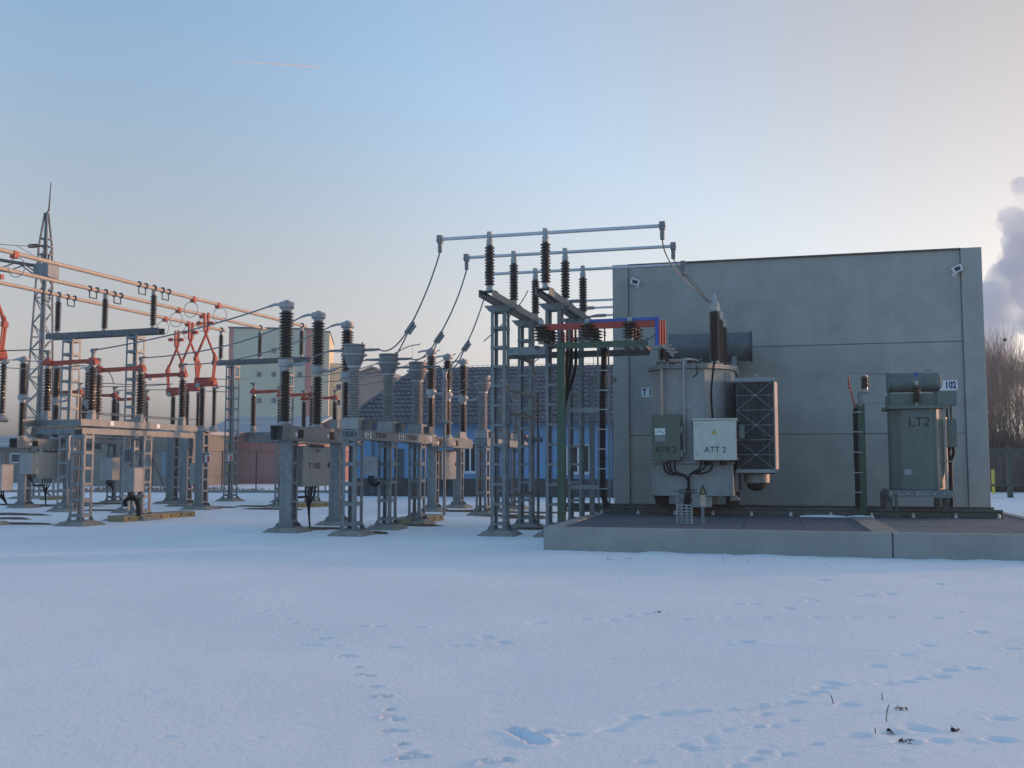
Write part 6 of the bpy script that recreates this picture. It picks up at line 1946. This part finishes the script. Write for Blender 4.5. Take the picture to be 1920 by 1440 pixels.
# ------------------------------------------------------------------ steam plume and contrail
def volume_mat(name, col, dens, scale, lo, hi):
    m = bpy.data.materials.new(name); m.use_nodes = True; t = m.node_tree
    t.nodes.remove(t.nodes['Principled BSDF'])
    out = t.nodes['Material Output']
    v = nd(t, 'ShaderNodeVolumePrincipled'); v.inputs['Color'].default_value = (*col, 1); v.inputs['Anisotropy'].default_value = .2
    tc = nd(t, 'ShaderNodeTexCoord'); n = nd(t, 'ShaderNodeTexNoise'); n.inputs['Scale'].default_value = scale; n.inputs['Detail'].default_value = 4
    t.links.new(tc.outputs['Object'], n.inputs['Vector'])
    mr = nd(t, 'ShaderNodeMapRange'); mr.inputs['From Min'].default_value = lo; mr.inputs['From Max'].default_value = hi
    mr.inputs['To Min'].default_value = 0; mr.inputs['To Max'].default_value = dens
    t.links.new(n.outputs['Fac'], mr.inputs['Value']); t.links.new(mr.outputs['Result'], v.inputs['Density'])
    t.links.new(v.outputs['Volume'], out.inputs['Volume'])
    return m


YS = 420.0
rgs = random.Random(12)
m = MB()
def blob(px, py, r, Y_=YS):
    c = at_y(px, py, Y_ + rgs.uniform(-8, 8)); R_ = r * Y_ / FOC
    prof = [(max(.01, R_ * math.sin(PI * k / 9)), -R_ * math.cos(PI * k / 9)) for k in range(10)]
    m.lathe(prof, c, 14)
for px, py, r in [(1922, 350, 26), (1940, 380, 40), (1905, 412, 30), (1886, 408, 20), (1880, 420, 17), (1925, 430, 42), (1950, 470, 60), (1905, 460, 30), (1900, 490, 34), (1885, 510, 26), (1930, 520, 55), (1870, 540, 30), (1850, 550, 26), (1890, 560, 44), (1930, 580, 50), (1855, 580, 40), (1830, 590, 50), (1870, 610, 40), (1800, 610, 45), (1970, 540, 70), (1990, 420, 60), (1960, 340, 30), (1930, 330, 14), (1840, 640, 60), (1790, 660, 70), (1985, 600, 60)]:
    blob(px, py, r)
    for k in range(7):
        a = rgs.uniform(0, 6.28); blob(px + r * .85 * math.cos(a), py + r * .85 * math.sin(a), r * rgs.uniform(.18, .36))
pm = bpy.data.objects.new('steam_plume', m.mesh('steam_plume', volume_mat('steam', (.93, .915, .945), .13, .05, .34, .54))); COL.objects.link(pm)
tag(pm, 'grey lavender plume of steam drifting behind the bare trees at right', 'steam', None, 'stuff')
rm = pm.modifiers.new('remesh', 'REMESH'); rm.mode = 'VOXEL'; rm.voxel_size = 1.6
tx = bpy.data.textures.new('billow', 'CLOUDS'); tx.noise_scale = 9.0; tx.noise_depth = 4
dm = pm.modifiers.new('billow', 'DISPLACE'); dm.texture = tx; dm.strength = 7.0; dm.mid_level = .55; dm.texture_coords = 'LOCAL'
# contrail
m = bpy.data.materials.new('contrail ice'); m.use_nodes = True; t = m.node_tree; b = t.nodes['Principled BSDF']
t.nodes.remove(b)
tl = nd(t, 'ShaderNodeBsdfTranslucent'); tl.inputs['Color'].default_value = (1, .99, .97, 1); tp = nd(t, 'ShaderNodeBsdfTransparent'); ms = nd(t, 'ShaderNodeMixShader')
t.links.new(tp.outputs[0], ms.inputs[1]); t.links.new(tl.outputs[0], ms.inputs[2]); t.links.new(ms.outputs[0], t.nodes['Material Output'].inputs['Surface'])
tc = nd(t, 'ShaderNodeTexCoord'); sp = nd(t, 'ShaderNodeSeparateXYZ'); t.links.new(tc.outputs['Generated'], sp.inputs['Vector'])
mr = nd(t, 'ShaderNodeMapRange'); mr.inputs['From Min'].default_value = 0; mr.inputs['From Max'].default_value = .8; mr.inputs['To Min'].default_value = .0; mr.inputs['To Max'].default_value = .42
t.links.new(sp.outputs['X'], mr.inputs['Value']); t.links.new(mr.outputs['Result'], ms.inputs[0])
P_ = [at_y(x, y, 6000) for x, y in ((350, 112), (420, 115), (480, 118), (540, 121.5), (597, 126))]
tag(obj('contrail', MB().tube(smooth_pts(P_, 6), [2.4 + 4.0 * min(1, i / 14) for i in range(25)], 10), m), 'faint short white contrail high in the blue sky', 'contrail', None, 'stuff')

if HAZE > 0:
    m = bpy.data.materials.new('winter haze'); m.use_nodes = True; t = m.node_tree
    t.nodes.remove(t.nodes['Principled BSDF'])
    v = nd(t, 'ShaderNodeVolumePrincipled'); v.inputs['Color'].default_value = (.93, .92, .94, 1); v.inputs['Density'].default_value = HAZE; v.inputs['Anisotropy'].default_value = .3
    t.links.new(v.outputs['Volume'], t.nodes['Material Output'].inputs['Volume'])
    tag(obj('haze', MB().span((-90, -8, -1.5), (90, 150, 26)), m), 'thin winter haze over the yard', 'haze', None, 'stuff')
